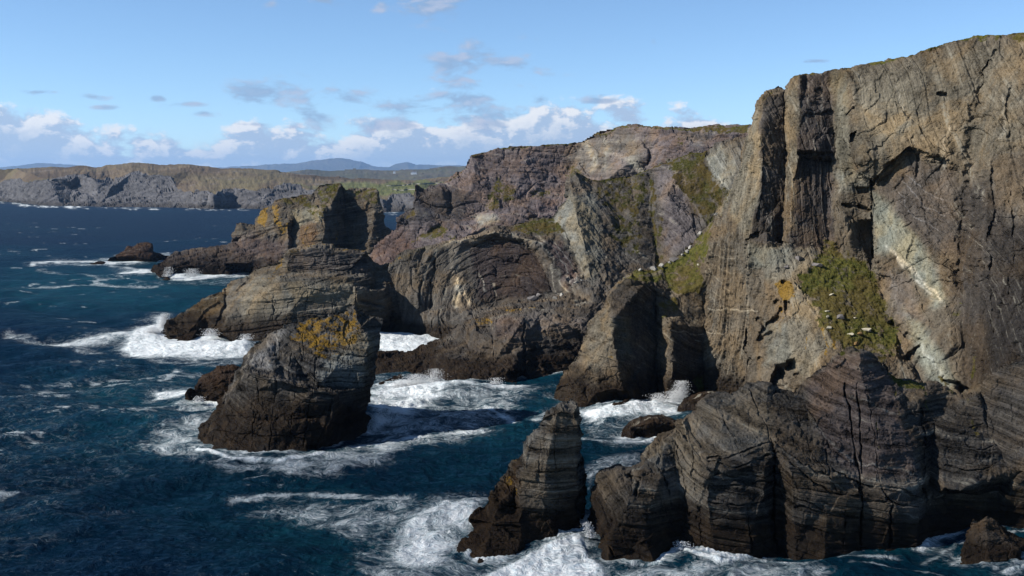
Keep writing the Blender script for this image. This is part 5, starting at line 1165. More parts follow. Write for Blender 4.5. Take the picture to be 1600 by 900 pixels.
nf_lines = [[(849, 650, 190), (836, 680, 188), (824, 695, 187), (818, 715, 186), (816, 760, 184), (815, 800, 181), (814, 840, 178)], [(875, 640, 189), (862, 680, 186), (855, 720, 184), (850, 770, 182.5), (848, 820, 181)], [(903, 632, 191), (904, 670, 189), (902, 706, 188), (902, 760, 187), (900, 830, 186)], [(868, 645, 189), (900, 645, 189.5)], [(815, 713, 188), (808, 760, 187), (806, 800, 184)], [(767, 770, 187), (780, 790, 183), (806, 800, 182)], [(738, 810, 183), (770, 815, 179), (812, 812, 179)], [(718, 850, 178), (760, 848, 175), (812, 845, 176)], [(850, 795, 182), (870, 805, 182.5), (900, 800, 186)]]
front_stack = formation(
    "sea_stack", nf_out, nf_lines, m_near, (0.125, 0.118, 0.108), seed=131, step=0.9, thick=15.0, warp=(2.6, 1.5), wscale=(24, 6.5), bed=(7, 20),
    blocks=((4.4, 1.6, 0.55, 0.45), (1.9, 1.5, 0.30, 0.6), (0.8, 1.4, 0.12, 0.6)), strata=((1.7, 0.42), (0.6, 0.2)), rough=(1.2, 0.14), wet=(5.0, 2.4), bedwarp=(20, 1.2),
    paints=[((0.165, 0.155, 0.14), 'poly', [(820, 690), (850, 650), (905, 640), (905, 760), (850, 790), (818, 760)], 8, 0.6), ((0.075, 0.050, 0.032), 'poly', [(700, 870), (735, 815), (770, 770), (814, 712), (814, 860), (740, 885)], 8, 0.75), ((0.20, 0.19, 0.15), 'line', [(820, 800), (845, 815)], 8, 0.35),
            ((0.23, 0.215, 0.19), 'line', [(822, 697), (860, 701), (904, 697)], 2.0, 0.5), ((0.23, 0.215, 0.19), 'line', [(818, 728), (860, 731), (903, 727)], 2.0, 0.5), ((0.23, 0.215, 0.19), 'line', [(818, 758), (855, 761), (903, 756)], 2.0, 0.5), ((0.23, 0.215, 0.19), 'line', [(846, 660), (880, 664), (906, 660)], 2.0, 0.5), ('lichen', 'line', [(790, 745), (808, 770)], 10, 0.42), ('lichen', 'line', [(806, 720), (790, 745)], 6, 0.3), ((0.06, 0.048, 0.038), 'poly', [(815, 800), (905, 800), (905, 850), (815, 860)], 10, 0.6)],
    cracks=[([(903, 710), (904, 760), (905, 820)], 4, 3), ([(815, 715), (815, 780)], 2, 1), ([(850, 790), (875, 800), (900, 795)], 1.6, 0.8), ([(845, 690), (842, 740)], 1.2, 0.5), ([(822, 700), (860, 704), (904, 700)], 1.6, 0.9), ([(848, 665), (880, 668), (906, 664)], 1.4, 0.8), ([(818, 735), (860, 738), (903, 733)], 1.5, 0.8), ([(818, 765), (855, 768), (903, 762)], 1.6, 0.9), ([(868, 640), (866, 700), (872, 790)], 1.1, 0.6), ([(765, 775), (790, 790), (812, 795)], 2, 1.2), ([(740, 812), (780, 822), (812, 822)], 2, 1.2), ([(788, 745), (800, 780)], 2, 1.2)])
tag(front_stack, "slender tapering dark sea stack in the surf, nearest one at bottom centre", "sea stack")

# ------------------------------------------------------------------ small rocks awash


def small_rock(name, out, lines, label, seed, col=(0.07, 0.055, 0.045), thick=8.0, wet=(2.2, 1.4)):
    o = formation(name, out, lines, m_dark, col, seed=seed, step=0.7, thick=thick, warp=(1.8, 0.9), wscale=(13, 4.5), bed=(25, seed * 40 % 360), blocks=((2.6, 1.3, 0.5, 0.4), (1.1, 1.3, 0.25, 0.5)), strata=((1.0, 0.15),), rough=(1.0, 0.14), wet=wet)
    return tag(o, label, "rock")


small_rock("rock", [W(968, 683), (972, 672, 258), (980, 664, 260), (990, 656, 261), (1000, 651, 262), (1014, 648.5, 262), (1027, 649, 262), (1045, 653, 262), (1060, 658, 262), (1075, 664, 261), (1080, 690, 250), W(1060, 674), W(1039, 671), W(1022, 675), W(1008, 682), W(988, 686), W(976, 686)],
           [[(985, 668, 257), (1020, 660, 256), (1050, 664, 257)]], "rounded dark brown rock awash in the channel behind the layered buttress", 141)
small_rock("rock", [W(1055, 647), (1060, 634, 285), (1067, 623, 287), (1078, 618, 289), (1090, 614, 290), (1102, 612, 291), (1114, 611, 291), (1130, 615, 290), (1130, 660, 275), W(1075, 649), W(1065, 648)],
           [[(1068, 630, 282), (1090, 624, 282), (1112, 622, 283)]], "brown boulder at the cliff foot beside the breaking wave", 143)
small_rock("rock", [W(949, 642), (953, 634, 288), (957, 630, 289), (963, 627.5, 290), (971, 627, 290), (978, 623, 291), (984, 622, 291), W(988, 626), W(980, 633), W(972, 638), W(960, 642.5)],
           [[(958, 634, 286), (975, 630, 287)]], "little black rock in the foam left of the brown boulder", 145, thick=4)
small_rock("rock", [W(1499, 880), (1503, 862, 172), (1508, 845, 174), (1512, 833, 175), (1516, 820, 176), (1521, 811, 177), (1527, 814, 177), (1534, 812.5, 177), (1543, 807, 178), (1556, 814, 178), (1568, 822, 178), (1580, 832, 178), (1592, 838, 178), (1610, 842, 178), (1660, 850, 176), (1660, 905, 166), W(1600, 868), W(1573, 877), W(1562, 886), W(1550, 890), W(1523, 890), W(1508, 887)],
           [[(1515, 835, 173), (1540, 828, 173), (1565, 840, 173)], [(1505, 865, 170), (1545, 866, 169), (1590, 860, 170)], [(1540, 828, 173), (1545, 866, 169)]], "brown wave washed rock in the bottom right corner", 147, (0.105, 0.085, 0.068), 8, (2.5, 1.6))
small_rock("rock", [W(580, 607, 1), (588, 602, 322), (597, 597, 326), (606, 593, 330), (616, 588, 334), (625, 586, 336), W(631, 589, 1), W(622, 596, 1), W(610, 601, 1), W(597, 608, 1)],
           [], "thin black reef poking from foam right of the leaning stack", 149, thick=4)
small_rock("rock", [W(270, 534.5, 1), (282, 526, 429), (297, 518, 434), (308, 512, 438), (314, 510, 440), W(317, 517, 1), W(300, 526, 1), W(286, 533, 1)],
           [], "narrow tilted rock slab washed by surf below the promontory tail", 151, thick=5)
small_rock("rock", [W(140, 410.6, 1), (150, 408.6, 820), (160, 407.6, 824), W(170, 409, 1), W(158, 411, 1)], [], "tiny black rock barely above water left of the islet", 153, thick=5)

# ------------------------------------------------------------------ loose stones
def stone(px, py, sz, where, label, seed, mat, group=None, name="boulder", flat=0.7):
    rnd = np.random.RandomState(seed)
    p = on(where, px, py)
    Y = p[1]
    r = sz * 0.5 * Y / FPX
    import bmesh
    bm = bmesh.new()
    bmesh.ops.create_icosphere(bm, subdivisions=4, radius=1.0)
    planes = []
    for _ in range(11):
        n = rnd.normal(size=3)
        n /= np.linalg.norm(n)
        planes.append((n, 0.42 + 0.35 * rnd.rand()))
    co = np.array([v.co[:] for v in bm.verts])
    for n, d in planes:
        s = co @ n
        over = np.maximum(s - d, 0)
        co -= over[:, None] * n
    co += 0.05 * fbm((co * 2.2 + seed).astype(np.float32), 3, seed)[:, None] * co
    co *= np.array([1.0 + 0.5 * rnd.rand(), 0.9, flat])
    a = rnd.rand() * 6.28
    ca, sa = math.cos(a), math.sin(a)
    co = co @ np.array([[ca, sa, 0], [-sa, ca, 0], [0, 0, 1]]) * r
    for v, c in zip(bm.verts, co):
        v.co = c
    me = bpy.data.meshes.new(name)
    bm.to_mesh(me)
    bm.free()
    me.materials.append(mat)
    o = bpy.data.objects.new(name, me)
    COL.objects.link(o)
    o.location = (p[0], p[1], p[2] + r * flat * 0.35)
    tag(o, label, "boulder", group)
    return o


m_pale_stone = plain_material("pale_stone", (0.185, 0.174, 0.152), 0.9, 0.35, 1.2)
m_cream_stone = plain_material("cream_stone", (0.281, 0.253, 0.185), 0.9, 0.25, 1.2)
m_ochre_stone = plain_material("ochre_stone", (0.168, 0.096, 0.028), 0.9, 0.5, 1.2)
m_grey_stone = plain_material("grey_stone", (0.09, 0.081, 0.076), 0.9, 0.35, 1.0)
RG = "pale boulders along the grassy ridge"
GG = "boulders on the grassy gully"
for k, (x, y, s, lab, mt) in enumerate([
        (1000, 423, 9, "grey stone at the lower left end of the grassy ridge crest", m_pale_stone), (1022, 421, 14, "biggest pale block halfway up the grassy ridge crest", m_pale_stone), (1033, 417, 12, "pale block touching the biggest one on the grassy ridge", m_pale_stone),
        (1046, 411, 8, "small slab on the ridge between the biggest block and the dark slab", m_pale_stone), (1053, 408, 13, "dark tilted slab on the grassy ridge crest", m_grey_stone), (1068, 399, 8, "white stone, lowest of the cluster high on the grassy ridge", m_pale_stone),
        (1074, 394, 10, "white flat stone in the middle of the cluster high on the grassy ridge", m_pale_stone), (1078, 387, 11, "white stone topmost of the cluster high on the grassy ridge", m_pale_stone), (1094, 367, 10, "pale block where the grass ridge meets the steep cliff", m_pale_stone),
        (1121, 337, 9, "pale stone high up the steep ridge, uppermost boulder there", m_pale_stone), (1092, 414, 6, "single white stone out on the grass slope below the ridge", m_cream_stone), (977, 436, 5, "little pale stone at the foot of the grassy ridge", m_pale_stone)]):
    stone(x, y, s, "great_cliff", lab, 700 + k, mt, RG)
for k, (x, y, s, lab, mt) in enumerate([
        (1299, 462, 8, "small pale stone alone in the upper gully grass", m_cream_stone), (1293, 486, 7, "upper of two small cream stones side by side in the gully", m_cream_stone), (1293, 496, 7, "lower of two small cream stones side by side in the gully", m_cream_stone),
        (1313, 498, 16, "big grey and ochre boulder in the middle of the gully grass", m_grey_stone), (1336, 498, 6, "little cream stone right of the grey and ochre boulder", m_cream_stone), (1355, 517, 16, "largest cream boulder at the right edge of the gully", m_cream_stone),
        (1296, 513, 10, "cream stone by the orange stained edge of the gully", m_cream_stone), (1330, 523, 9, "cream stone below the grey and ochre boulder", m_cream_stone), (1344, 524, 11, "ochre stone touching the largest cream boulder", m_ochre_stone), (1338, 538, 11, "ochre stone at the very foot of the gully", m_ochre_stone),
        (1277, 417, 15, "squared mauve block at the top of the gully", m_grey_stone), (1248, 408, 16, "broken grey block on the ledge under the dark columns", m_grey_stone), (1230, 418, 12, "low grey block left end of the ledge under the dark columns", m_grey_stone)]):
    stone(x, y, s, "great_cliff", lab, 800 + k, mt, GG)
for k, (x, y, s, lab, mt) in enumerate([
        (832, 469, 20, "large grey boulder on the terrace below the arched hollow", m_grey_stone), (843, 466, 14, "grey boulder leaning on the larger one below the arched hollow", m_grey_stone), (867, 466, 9, "pale stone at the end of the terrace below the hollow", m_pale_stone), (879, 462, 11, "flat pale block on the terrace edge below the hollow", m_pale_stone)]):
    stone(x, y, s, "rock_terrace", lab, 900 + k, mt, "boulders on the rock terrace")
for k, (x, y, s, lab) in enumerate([(900, 443, 9, "pale boulder half way up the rubble right of the hollow"), (893, 449, 7, "small pale boulder in the rubble right of the hollow"), (908, 437, 6, "small pale boulder top of the rubble right of the hollow")]):
    stone(x, y, s, "folded_cliff", lab, 950 + k, m_pale_stone, "boulders in the rubble")

# ------------------------------------------------------------------ field walls on the far green
def field_wall(p0, p1, label):
    n = 26
    pts = []
    for k in range(n):
        f = k / (n - 1)
        pts.append(on("headland", p0[0] + (p1[0] - p0[0]) * f, p0[1] + (p1[1] - p0[1]) * f + 0.5 * math.sin(f * 9)))
    V, Q = [], []
    for k, p in enumerate(pts):
        hh = 1.7 + 0.3 * math.sin(k * 2.3)
        for (o, zz) in ((-1.2, -2.0), (-0.9, hh), (0.9, hh), (1.2, -2.0)):
            V.append((p[0], p[1] - 2.0 + o, p[2] + zz))
        if k:
            a = (k - 1) * 4
            Q += [(a, a + 4, a + 5, a + 1), (a + 1, a + 5, a + 6, a + 2), (a + 2, a + 6, a + 7, a + 3)]
    o = mesh_object("field_wall", np.array(V), np.array(Q), m_wall_stone)
    tag(o, label, "stone wall", "field walls on the far headland")


m_wall_stone = plain_material("wall_stone", (0.13, 0.125, 0.11), 0.95, 0.3, 0.5)
field_wall((604, 291), (690, 286), "pale dry stone wall running right across the upper green field on the far shore")
field_wall((612, 297), (680, 298), "pale dry stone wall along the lower green field on the far shore")

# ------------------------------------------------------------------ the sea
def build_sea():
    py_rows = np.concatenate([np.array([286.6, 287.5, 289, 291, 294, 298, 303, 308]), np.arange(312, 960, 1.3)])
    Yr = np.array([sea_y(800, p) for p in py_rows])
    Yr = np.concatenate([[60000.0], Yr, Yr[-1] * np.array([0.93, 0.8, 0.6, 0.35, 0.1, -0.3, -2.0, -20, -400])])
    core = np.arange(-60, 1662, 1.9)
    outer = np.geomspace(6, 3000, 46)
    px_cols = np.concatenate([(-60 - outer)[::-1], core, 1662 + outer])
    tanx = (px_cols - 800) / FPX
    scale = np.maximum(Yr, 110.0)                       # columns fan out with distance, stay parallel near the camera
    X = scale[:, None] * tanx[None, :] * 1.0
    # columns of the far rows are exactly the sight lines of the photo's columns
    Y = np.repeat(Yr[:, None], len(px_cols), 1)
    sh = X.shape
    P = np.stack([X.ravel(), Y.ravel(), np.zeros(X.size)], 1)
    Pf = P.astype(np.float32)
    d = np.hypot(P[:, 0], P[:, 1]).astype(np.float32)
    inner = (np.abs(np.repeat(tanx[None, :], sh[0], 0).ravel()) < 0.62) & (P[:, 1] > 110)
    # photo coordinates of each sea point
    dz = -CAM_H
    cx = P[:, 0]
    fwd = P[:, 1] * CP + (-CAM_H) * (-SP)
    upc = P[:, 1] * SP + (-CAM_H) * CP
    fwd = np.maximum(fwd, 1.0)
    ppx = (800 + FPX * cx / fwd).astype(np.float32)
    ppy = (450 - FPX * upc / fwd).astype(np.float32)
    # ---- distance to rock
    wl = np.concatenate(WATERLINE)
    key = np.unique(np.round(wl / np.array([0.8, 1.6])).astype(np.int64), axis=0)
    wl = key * np.array([0.8, 1.6])
    kd = kdtree.KDTree(len(wl))
    for i, (a, b) in enumerate(wl):
        kd.insert((a, b, 0), i)
    kd.balance()
    sd = np.full(len(P), 999.0, np.float32)
    for i in np.nonzero(inner & (P[:, 1] < 1100))[0]:
        sd[i] = kd.find((P[i, 0], P[i, 1], 0))[2]
    # ---- painted surf: strokes in photo coordinates, all lying on the sea
    wx = 16 * fbm(np.stack([Pf[:, 0] / 22, Pf[:, 1] / 40, np.full(len(P), 3.3)], 1).astype(np.float32), 4, 900)
    wy = 5 * fbm(np.stack([Pf[:, 0] / 22, Pf[:, 1] / 40, np.full(len(P), 8.3)], 1).astype(np.float32), 4, 920)
    QX, QY = ppx + wx, (ppy + wy)
    foam = np.zeros(len(P), np.float32)
    sel = np.nonzero(inner & (ppy < 1000))[0]
    SOFT = 1.5

    def area(poly, soft, st):
        x, y = QX[sel], QY[sel] * 2.2
        pl = [(a, b * 2.2) for a, b in poly]
        dd = seg_dist(x, y, pl, True)
        dd = np.where(inside(x, y, pl), dd, -dd)
        foam[sel] = np.maximum(foam[sel], st * np.maximum(sstep(dd, -soft * SOFT, soft), 0.52 * sstep(dd, -soft * 3.2, 0)))

    def stroke(poly, wpx, st):
        x, y = QX[sel], QY[sel] * 2.6
        dd = seg_dist(x, y, [(a, b * 2.6) for a, b in poly])
        foam[sel] = np.maximum(foam[sel], st * np.maximum(sstep(-dd, -wpx * SOFT, 0), 0.5 * sstep(-dd, -wpx * 3.4, -wpx * 0.5)))
    # bay between the leaning stack and the cliff
    area([(570, 610), (600, 592), (690, 588), (720, 602), (690, 625), (640, 650), (580, 660)], 22, 0.92)
    area([(570, 640), (640, 610), (720, 605), (800, 600), (860, 600), (820, 630), (760, 660), (720, 690), (620, 695), (570, 690)], 30, 0.56)
    stroke([(560, 690), (640, 672), (700, 668), (755, 666)], 22, 0.85)
    stroke([(600, 650), (660, 655), (720, 640)], 16, 0.62)
    stroke([(715, 602), (770, 606), (812, 600)], 16, 0.92)
    stroke([(760, 628), (790, 640), (802, 648)], 12, 0.85)
    stroke([(840, 645), (860, 640), (880, 632)], 14, 0.7)
    area([(588, 512), (690, 514), (690, 548), (588, 552)], 12, 1.0)
    # round the leaning stack
    area([(215, 690), (250, 662), (300, 650), (330, 640), (318, 712), (260, 708)], 26, 0.66)
    area([(225, 640), (300, 612), (345, 620), (345, 640), (300, 640)], 9, 0.6)
    stroke([(245, 612), (300, 612), (345, 628)], 22, 0.95)
    stroke([(310, 700), (370, 716), (440, 716), (500, 705)], 13, 0.95)
    area([(420, 722), (500, 700), (580, 672), (640, 690), (600, 712), (520, 735), (440, 740)], 18, 0.70)
    stroke([(300, 715), (360, 726), (420, 722)], 20, 0.6)
    # promontory
    area([(185, 540), (210, 512), (250, 492), (262, 515), (330, 516), (400, 525), (395, 552), (300, 556), (215, 552)], 14, 1.0)
    stroke([(90, 533), (160, 527), (230, 520)], 20, 0.85)
    stroke([(10, 522), (90, 534), (150, 545)], 18, 0.6)
    stroke([(230, 560), (330, 566), (390, 556)], 22, 0.55)
    stroke([(250, 590), (275, 576)], 12, 0.7)
    # far stack and islet
    stroke([(50, 411), (110, 407), (200, 409), (270, 404)], 9, 0.95)
    stroke([(110, 413), (170, 415), (240, 424)], 8, 0.75)
    stroke([(190, 426), (245, 423), (290, 431), (395, 427)], 11, 1.0)
    stroke([(160, 404), (210, 398), (270, 396)], 7, 0.75)
    stroke([(10, 450), (90, 446), (160, 444), (245, 446)], 6, 0.7)
    stroke([(50, 422), (130, 430), (180, 437)], 6, 0.5)
    stroke([(160, 435), (240, 440), (380, 437)], 7, 0.45)
    # bottom middle
    area([(600, 860), (640, 800), (700, 775), (765, 770), (760, 800), (725, 835), (700, 880), (640, 900)], 26, 0.85)
    area([(380, 790), (460, 766), (560, 775), (660, 770), (640, 830), (560, 840), (460, 800)], 30, 0.56)
    area([(560, 850), (700, 850), (760, 890), (760, 960), (560, 960)], 30, 0.6)
    stroke([(370, 772), (470, 762), (560, 766), (640, 776)], 14, 0.7)
    area([(745, 890), (800, 868), (850, 848), (910, 830), (930, 862), (960, 893), (1010, 892), (900, 912), (800, 910)], 14, 0.98)
    area([(760, 905), (900, 890), (1100, 880), (1250, 872), (1300, 900), (1200, 960), (760, 960)], 26, 0.62)
    stroke([(1040, 872), (1062, 852), (1085, 866), (1130, 880)], 13, 0.95)
    stroke([(1130, 880), (1190, 872), (1260, 876)], 16, 0.85)
    stroke([(1280, 868), (1350, 862), (1400, 862)], 8, 0.75)
    stroke([(1330, 878), (1420, 882), (1480, 900)], 9, 0.55)
    stroke([(1440, 870), (1480, 848), (1500, 838)], 10, 0.7)
    stroke([(1570, 888), (1620, 876)], 16, 0.85)
    stroke([(1575, 828), (1620, 820)], 12, 0.7)
    # channel under the great cliff
    area([(900, 640), (950, 632), (1000, 622), (1040, 620), (1085, 606), (1062, 645), (1000, 650), (930, 655)], 16, 0.9)
    area([(905, 655), (960, 648), (1060, 650), (1065, 690), (980, 690), (915, 690)], 20, 0.45)
    stroke([(968, 690), (1010, 686), (1050, 672)], 12, 0.95)
    stroke([(915, 683), (945, 690), (968, 690)], 10, 0.7)
    area([(915, 715), (960, 705), (1010, 700), (1000, 722), (930, 738), (915, 760)], 14, 0.55)
    # far shore
    stroke([(-60, 311.5), (0, 315), (40, 320)], 4, 0.8)
    stroke([(30, 320), (70, 322.5), (140, 324)], 4.5, 0.95)
    stroke([(145, 324.3), (230, 326), (250, 326)], 3.5, 0.85)
    stroke([(290, 327), (335, 327.8), (400, 328)], 3, 0.7)
    stroke([(600, 333.6), (640, 332.6)], 3, 0.8)
    # surf hugging every rock
    nse = fbm(np.stack([Pf[:, 0] / 9, Pf[:, 1] / 14, np.full(len(P), 1.3)], 1).astype(np.float32), 4, 940)
    reach = 2.6 + 2.4 * nse + d * 0.004
    hug = np.exp(-np.maximum(sd, 0) / np.maximum(reach, 0.6))
    calm = sstep(nse, -0.35, 0.25)
    foam = np.maximum(foam, 0.95 * hug * (0.35 + 0.65 * calm))
    # scattered white caps with streaks drifting down wind
    cap = fbm(np.stack([Pf[:, 0] / 17, Pf[:, 1] / 9, np.full(len(P), 5.1)], 1).astype(np.float32), 4, 950, 0.6)
    cap2 = fbm(np.stack([Pf[:, 0] / 120, Pf[:, 1] / 160, np.full(len(P), 2.1)], 1).astype(np.float32), 3, 955)
    caps = sstep(cap + 0.35 * cap2, 0.33, 0.66) * sstep(d, 3500, 1200)
    foam = np.maximum(foam, 0.62 * caps)
    lace = sstep(cap2 + 0.6 * cap, -0.1, 0.5) * sstep(d, 900, 350)
    foam = np.maximum(foam, 0.33 * lace)
    # aerated, green-blue water
    aer = np.zeros(len(P), np.float32)
    f2 = foam.copy()
    foam = np.zeros(len(P), np.float32)
    area([(380, 800), (460, 750), (620, 760), (800, 780), (1000, 860), (1300, 860), (1300, 960), (560, 960)], 90, 0.9)
    area([(560, 720), (560, 590), (860, 590), (1000, 640), (1060, 690), (930, 800), (760, 760)], 60, 0.65)
    area([(20, 420), (380, 425), (470, 460), (300, 490), (60, 480), (-40, 450)], 34, 0.75)
    area([(120, 600), (330, 560), (420, 580), (340, 720), (200, 700)], 50, 0.5)
    aer = foam.copy()
    foam = f2
    aer = np.clip(np.maximum(aer, 0.8 * np.exp(-sd / 22)) + 0.35 * cap2, 0, 1)
    # ---- waves
    z = np.zeros(len(P), np.float32)
    rnd = random.Random(4)
    wxx = 6 * fbm(np.stack([Pf[:, 0] / 60, Pf[:, 1] / 60, np.full(len(P), 0.3)], 1).astype(np.float32), 3, 960)
    for k in range(22):
        L = 5.0 * 1.17 ** k * (0.9 + 0.2 * rnd.random())
        ang = math.radians(-65 + rnd.gauss(0, 28))
        ph = rnd.random() * 6.28
        a = 0.0125 * L if L < 32 else 0.40
        arg = 2 * math.pi * ((Pf[:, 0] + wxx) * math.cos(ang) + (Pf[:, 1] + wxx) * math.sin(ang)) / L + ph
        fade = np.clip(L / (3.2 * np.maximum(d, 1) ** 2 / (FPX * CAM_H) + 0.01) - 0.6, 0, 1) if L < 200 else 1.0
        z += (a * (1 - 2 * np.abs(np.sin(arg * 0.5)) ** 1.0) * 0.55 + a * np.sin(arg) * 0.45) * fade
    swell = np.sin(2 * math.pi * (Pf[:, 0] * 0.62 + Pf[:, 1] * 0.78 + 1.6 * wxx) / 46.0)
    z += 0.55 * swell * np.clip(900 / np.maximum(d, 1) - 0.3, 0, 1)
    chop = fbm(np.stack([Pf[:, 0] / 5.2, Pf[:, 1] / 3.4, np.full(len(P), 0.7)], 1).astype(np.float32), 3, 970, 0.6, ridged=True)
    z += 0.50 * chop * np.clip(450 / d - 0.5, 0, 1)
    # broken water heaps up where it is white
    lump = fbm(np.stack([Pf[:, 0] / 4.2, Pf[:, 1] / 5.5, np.full(len(P), 0.9)], 1).astype(np.float32), 4, 980, 0.65)
    heap = sstep(foam, 0.7, 1.0) * np.clip(900 / np.maximum(d, 1) - 0.6, 0, 1)
    z += heap * (0.25 + 0.55 * lump)
    z *= np.clip((d - 60) / 60, 0, 1)
    Pz = P.copy()
    Pz[:, 2] = z
    idx = np.arange(len(P)).reshape(sh)
    q = np.stack([idx[:-1, :-1], idx[1:, :-1], idx[1:, 1:], idx[:-1, 1:]], -1).reshape(-1, 4)
    o = mesh_object("sea", Pz, q, sea_material(), {'foam': foam, 'air': aer}, smooth=True)
    tag(o, "dark blue wind ruffled sea streaked with white surf around the rocks", "sea", kind='structure')
    return o, (P, z, foam, sh)


def sea_material():
    m = bpy.data.materials.new("sea_water")
    m.use_nodes = True
    m.node_tree.nodes.clear()
    N = NT(m.node_tree)
    pos = N.n('ShaderNodeNewGeometry').outputs['Position']
    foam = N.n('ShaderNodeAttribute', {'attribute_name': 'foam'}).outputs['Fac']
    air = N.n('ShaderNodeAttribute', {'attribute_name': 'air'}).outputs['Fac']
    warp = N.n('ShaderNodeTexNoise', None, Vector=pos, Scale=0.12, Detail=3.0)
    wp = N.vm('ADD', pos, N.vm('MULTIPLY', N.vm('SUBTRACT', warp.outputs['Color'], (0.5, 0.5, 0.5)), (9.0, 9.0, 0.0)))
    st = N.vm('MULTIPLY', wp, (0.8, 0.85, 0.0))
    # stringy lace: thin where two noises cross their middle value
    n1 = N.noise(st, 0.42, 6.0, 0.62, 0.6)
    n2 = N.noise(st, 1.15, 6.0, 0.65, 0.5)
    r1 = N.m('SUBTRACT', 1.0, N.m('MULTIPLY', N.m('ABSOLUTE', N.m('SUBTRACT', n1, 0.5)), 7.5))
    r2 = N.m('SUBTRACT', 1.0, N.m('MULTIPLY', N.m('ABSOLUTE', N.m('SUBTRACT', n2, 0.5)), 6.0))
    lace = N.m('MAXIMUM', r1, N.m('MULTIPLY', r2, 0.8))
    body = N.noise(st, 0.20, 7.0, 0.68, 0.3)
    fine = N.noise(st, 3.1, 4.0, 0.6, 0.3)
    # a broken white veil, thick in the surf and thinning to threads
    pat = N.m('ADD', N.m('MULTIPLY', N.ss(body, 0.34, 0.66), 0.55), N.m('ADD', N.m('MULTIPLY', N.m('MAXIMUM', lace, 0.0), 0.40), N.m('MULTIPLY', N.ss(fine, 0.36, 0.66), 0.25)))
    veil = N.m('MULTIPLY', N.ss(foam, 0.36, 1.0), N.ss(N.m('ADD', pat, N.m('MULTIPLY', N.m('SUBTRACT', foam, 0.6), 1.1)), 0.38, 1.05))
    thread = N.m('MULTIPLY', N.ss(N.m('ADD', lace, N.m('MULTIPLY', N.m('SUBTRACT', foam, 0.55), 1.6)), 0.34, 1.0), N.ss(foam, 0.10, 0.55, 0.0, 0.62))
    thread = N.m('MULTIPLY', thread, N.ss(body, 0.36, 0.60))
    core = N.ss(N.m('ADD', foam, N.m('MULTIPLY', N.m('SUBTRACT', pat, 0.6), 0.7)), 0.80, 1.05)
    f = N.m('MINIMUM', N.m('MAXIMUM', N.m('MAXIMUM', veil, thread), core), 1.0)
    deep = N.mix(N.noise(pos, 0.018, 3.0, 0.5), (0.0004, 0.0045, 0.0135, 1), (0.0006, 0.0068, 0.0190, 1))
    teal = N.mix(N.ss(body, 0.3, 0.7), (0.0016, 0.020, 0.032, 1), (0.004, 0.042, 0.055, 1))
    w = N.mix(N.m('MULTIPLY', air, 0.85), deep, teal)
    # milky water just under thin foam
    mf = N.ss(N.m('ADD', foam, N.m('MULTIPLY', N.m('SUBTRACT', body, 0.5), 0.8)), 0.4, 1.05)
    w = N.mix(N.m('MULTIPLY', mf, 0.35), w, (0.06, 0.17, 0.19, 1))
    fcol = N.mix(N.ss(n2, 0.35, 0.6), (0.42, 0.48, 0.50, 1), (0.60, 0.61, 0.60, 1))
    col = N.mix(f, w, fcol)
    b1 = N.noise(N.vm('MULTIPLY', wp, (1.0, 1.5, 1.0)), 0.55, 5.0, 0.6)
    b2 = N.noise(N.vm('MULTIPLY', pos, (1.0, 1.6, 1.0)), 0.13, 4.0, 0.6)
    b3 = N.noise(N.vm('MULTIPLY', wp, (1.0, 1.7, 1.0)), 1.5, 4.0, 0.6)
    h = N.m('ADD', N.m('ADD', N.m('MULTIPLY', b1, 1.1), N.m('MULTIPLY', b3, 0.35)), N.m('ADD', N.m('MULTIPLY', b2, 1.6), N.m('MULTIPLY', f, 0.35)))
    bp = N.n('ShaderNodeBump', None, Strength=0.75, Distance=1.0, Height=h)
    rgh = N.ss(N.n('ShaderNodeVectorMath', {'operation': 'LENGTH'}, i0=pos).outputs['Value'], 150.0, 1500.0, 0.13, 0.36)
    fr = N.n('ShaderNodeFresnel', None, IOR=1.333, Normal=bp.outputs[0]).outputs[0]
    k = N.m('MULTIPLY', N.m('MULTIPLY', fr, SEA_SHEEN), N.m('SUBTRACT', 1.0, f))
    df = N.n('ShaderNodeBsdfDiffuse', None, Color=col, Normal=bp.outputs[0])
    gl = N.n('ShaderNodeBsdfGlossy', None, Color=(0.65, 0.86, 1.0, 1), Roughness=rgh, Normal=bp.outputs[0])
    mx = N.n('ShaderNodeMixShader', None, i0=k, i1=df, i2=gl)
    out = N.n('ShaderNodeOutputMaterial')
    m.node_tree.links.new(mx.outputs[0], out.inputs[0])
    return m


def spray(plumes):
    """bursts of droplets thrown up where swell hits rock"""
    rnd = np.random.RandomState(12)
    Vs, Fs, k = [], [], 0
    tet = np.array([(1, 1, 1), (-1, -1, 1), (-1, 1, -1), (1, -1, -1)], float) * 0.6
    for (px, py, wid, hgt, n, lean) in plumes:
        Y = sea_y(px, py)
        x0, _, _ = at(px, py, Y)
        for _ in range(int(n * 1.6)):
            h = hgt * rnd.rand() ** 2.0
            sp = wid * (0.30 + 0.35 * math.sqrt(h / hgt)) * (1 - 0.45 * h / hgt)
            c = np.array([x0 + rnd.normal() * sp + lean * h, Y + rnd.normal() * sp * 0.6, 0.1 + h])
            r = 0.03 + 0.10 * rnd.rand() ** 2 * (1 - 0.5 * h / hgt) + 0.00013 * Y
            t = tet * r @ np.linalg.qr(rnd.normal(size=(3, 3)))[0]
            Vs.append(c + t)
            Fs += [(k, k + 1, k + 2), (k, k + 3, k + 1), (k, k + 2, k + 3), (k + 1, k + 3, k + 2)]
            k += 4
    o = mesh_object("sea_spray", np.concatenate(Vs), np.array(Fs), plain_material("spray_white", (0.62, 0.63, 0.63), 1.0, 0.03), smooth=True)
    tag(o, "white spray thrown up where waves burst against the rocks", "spray", kind='stuff')


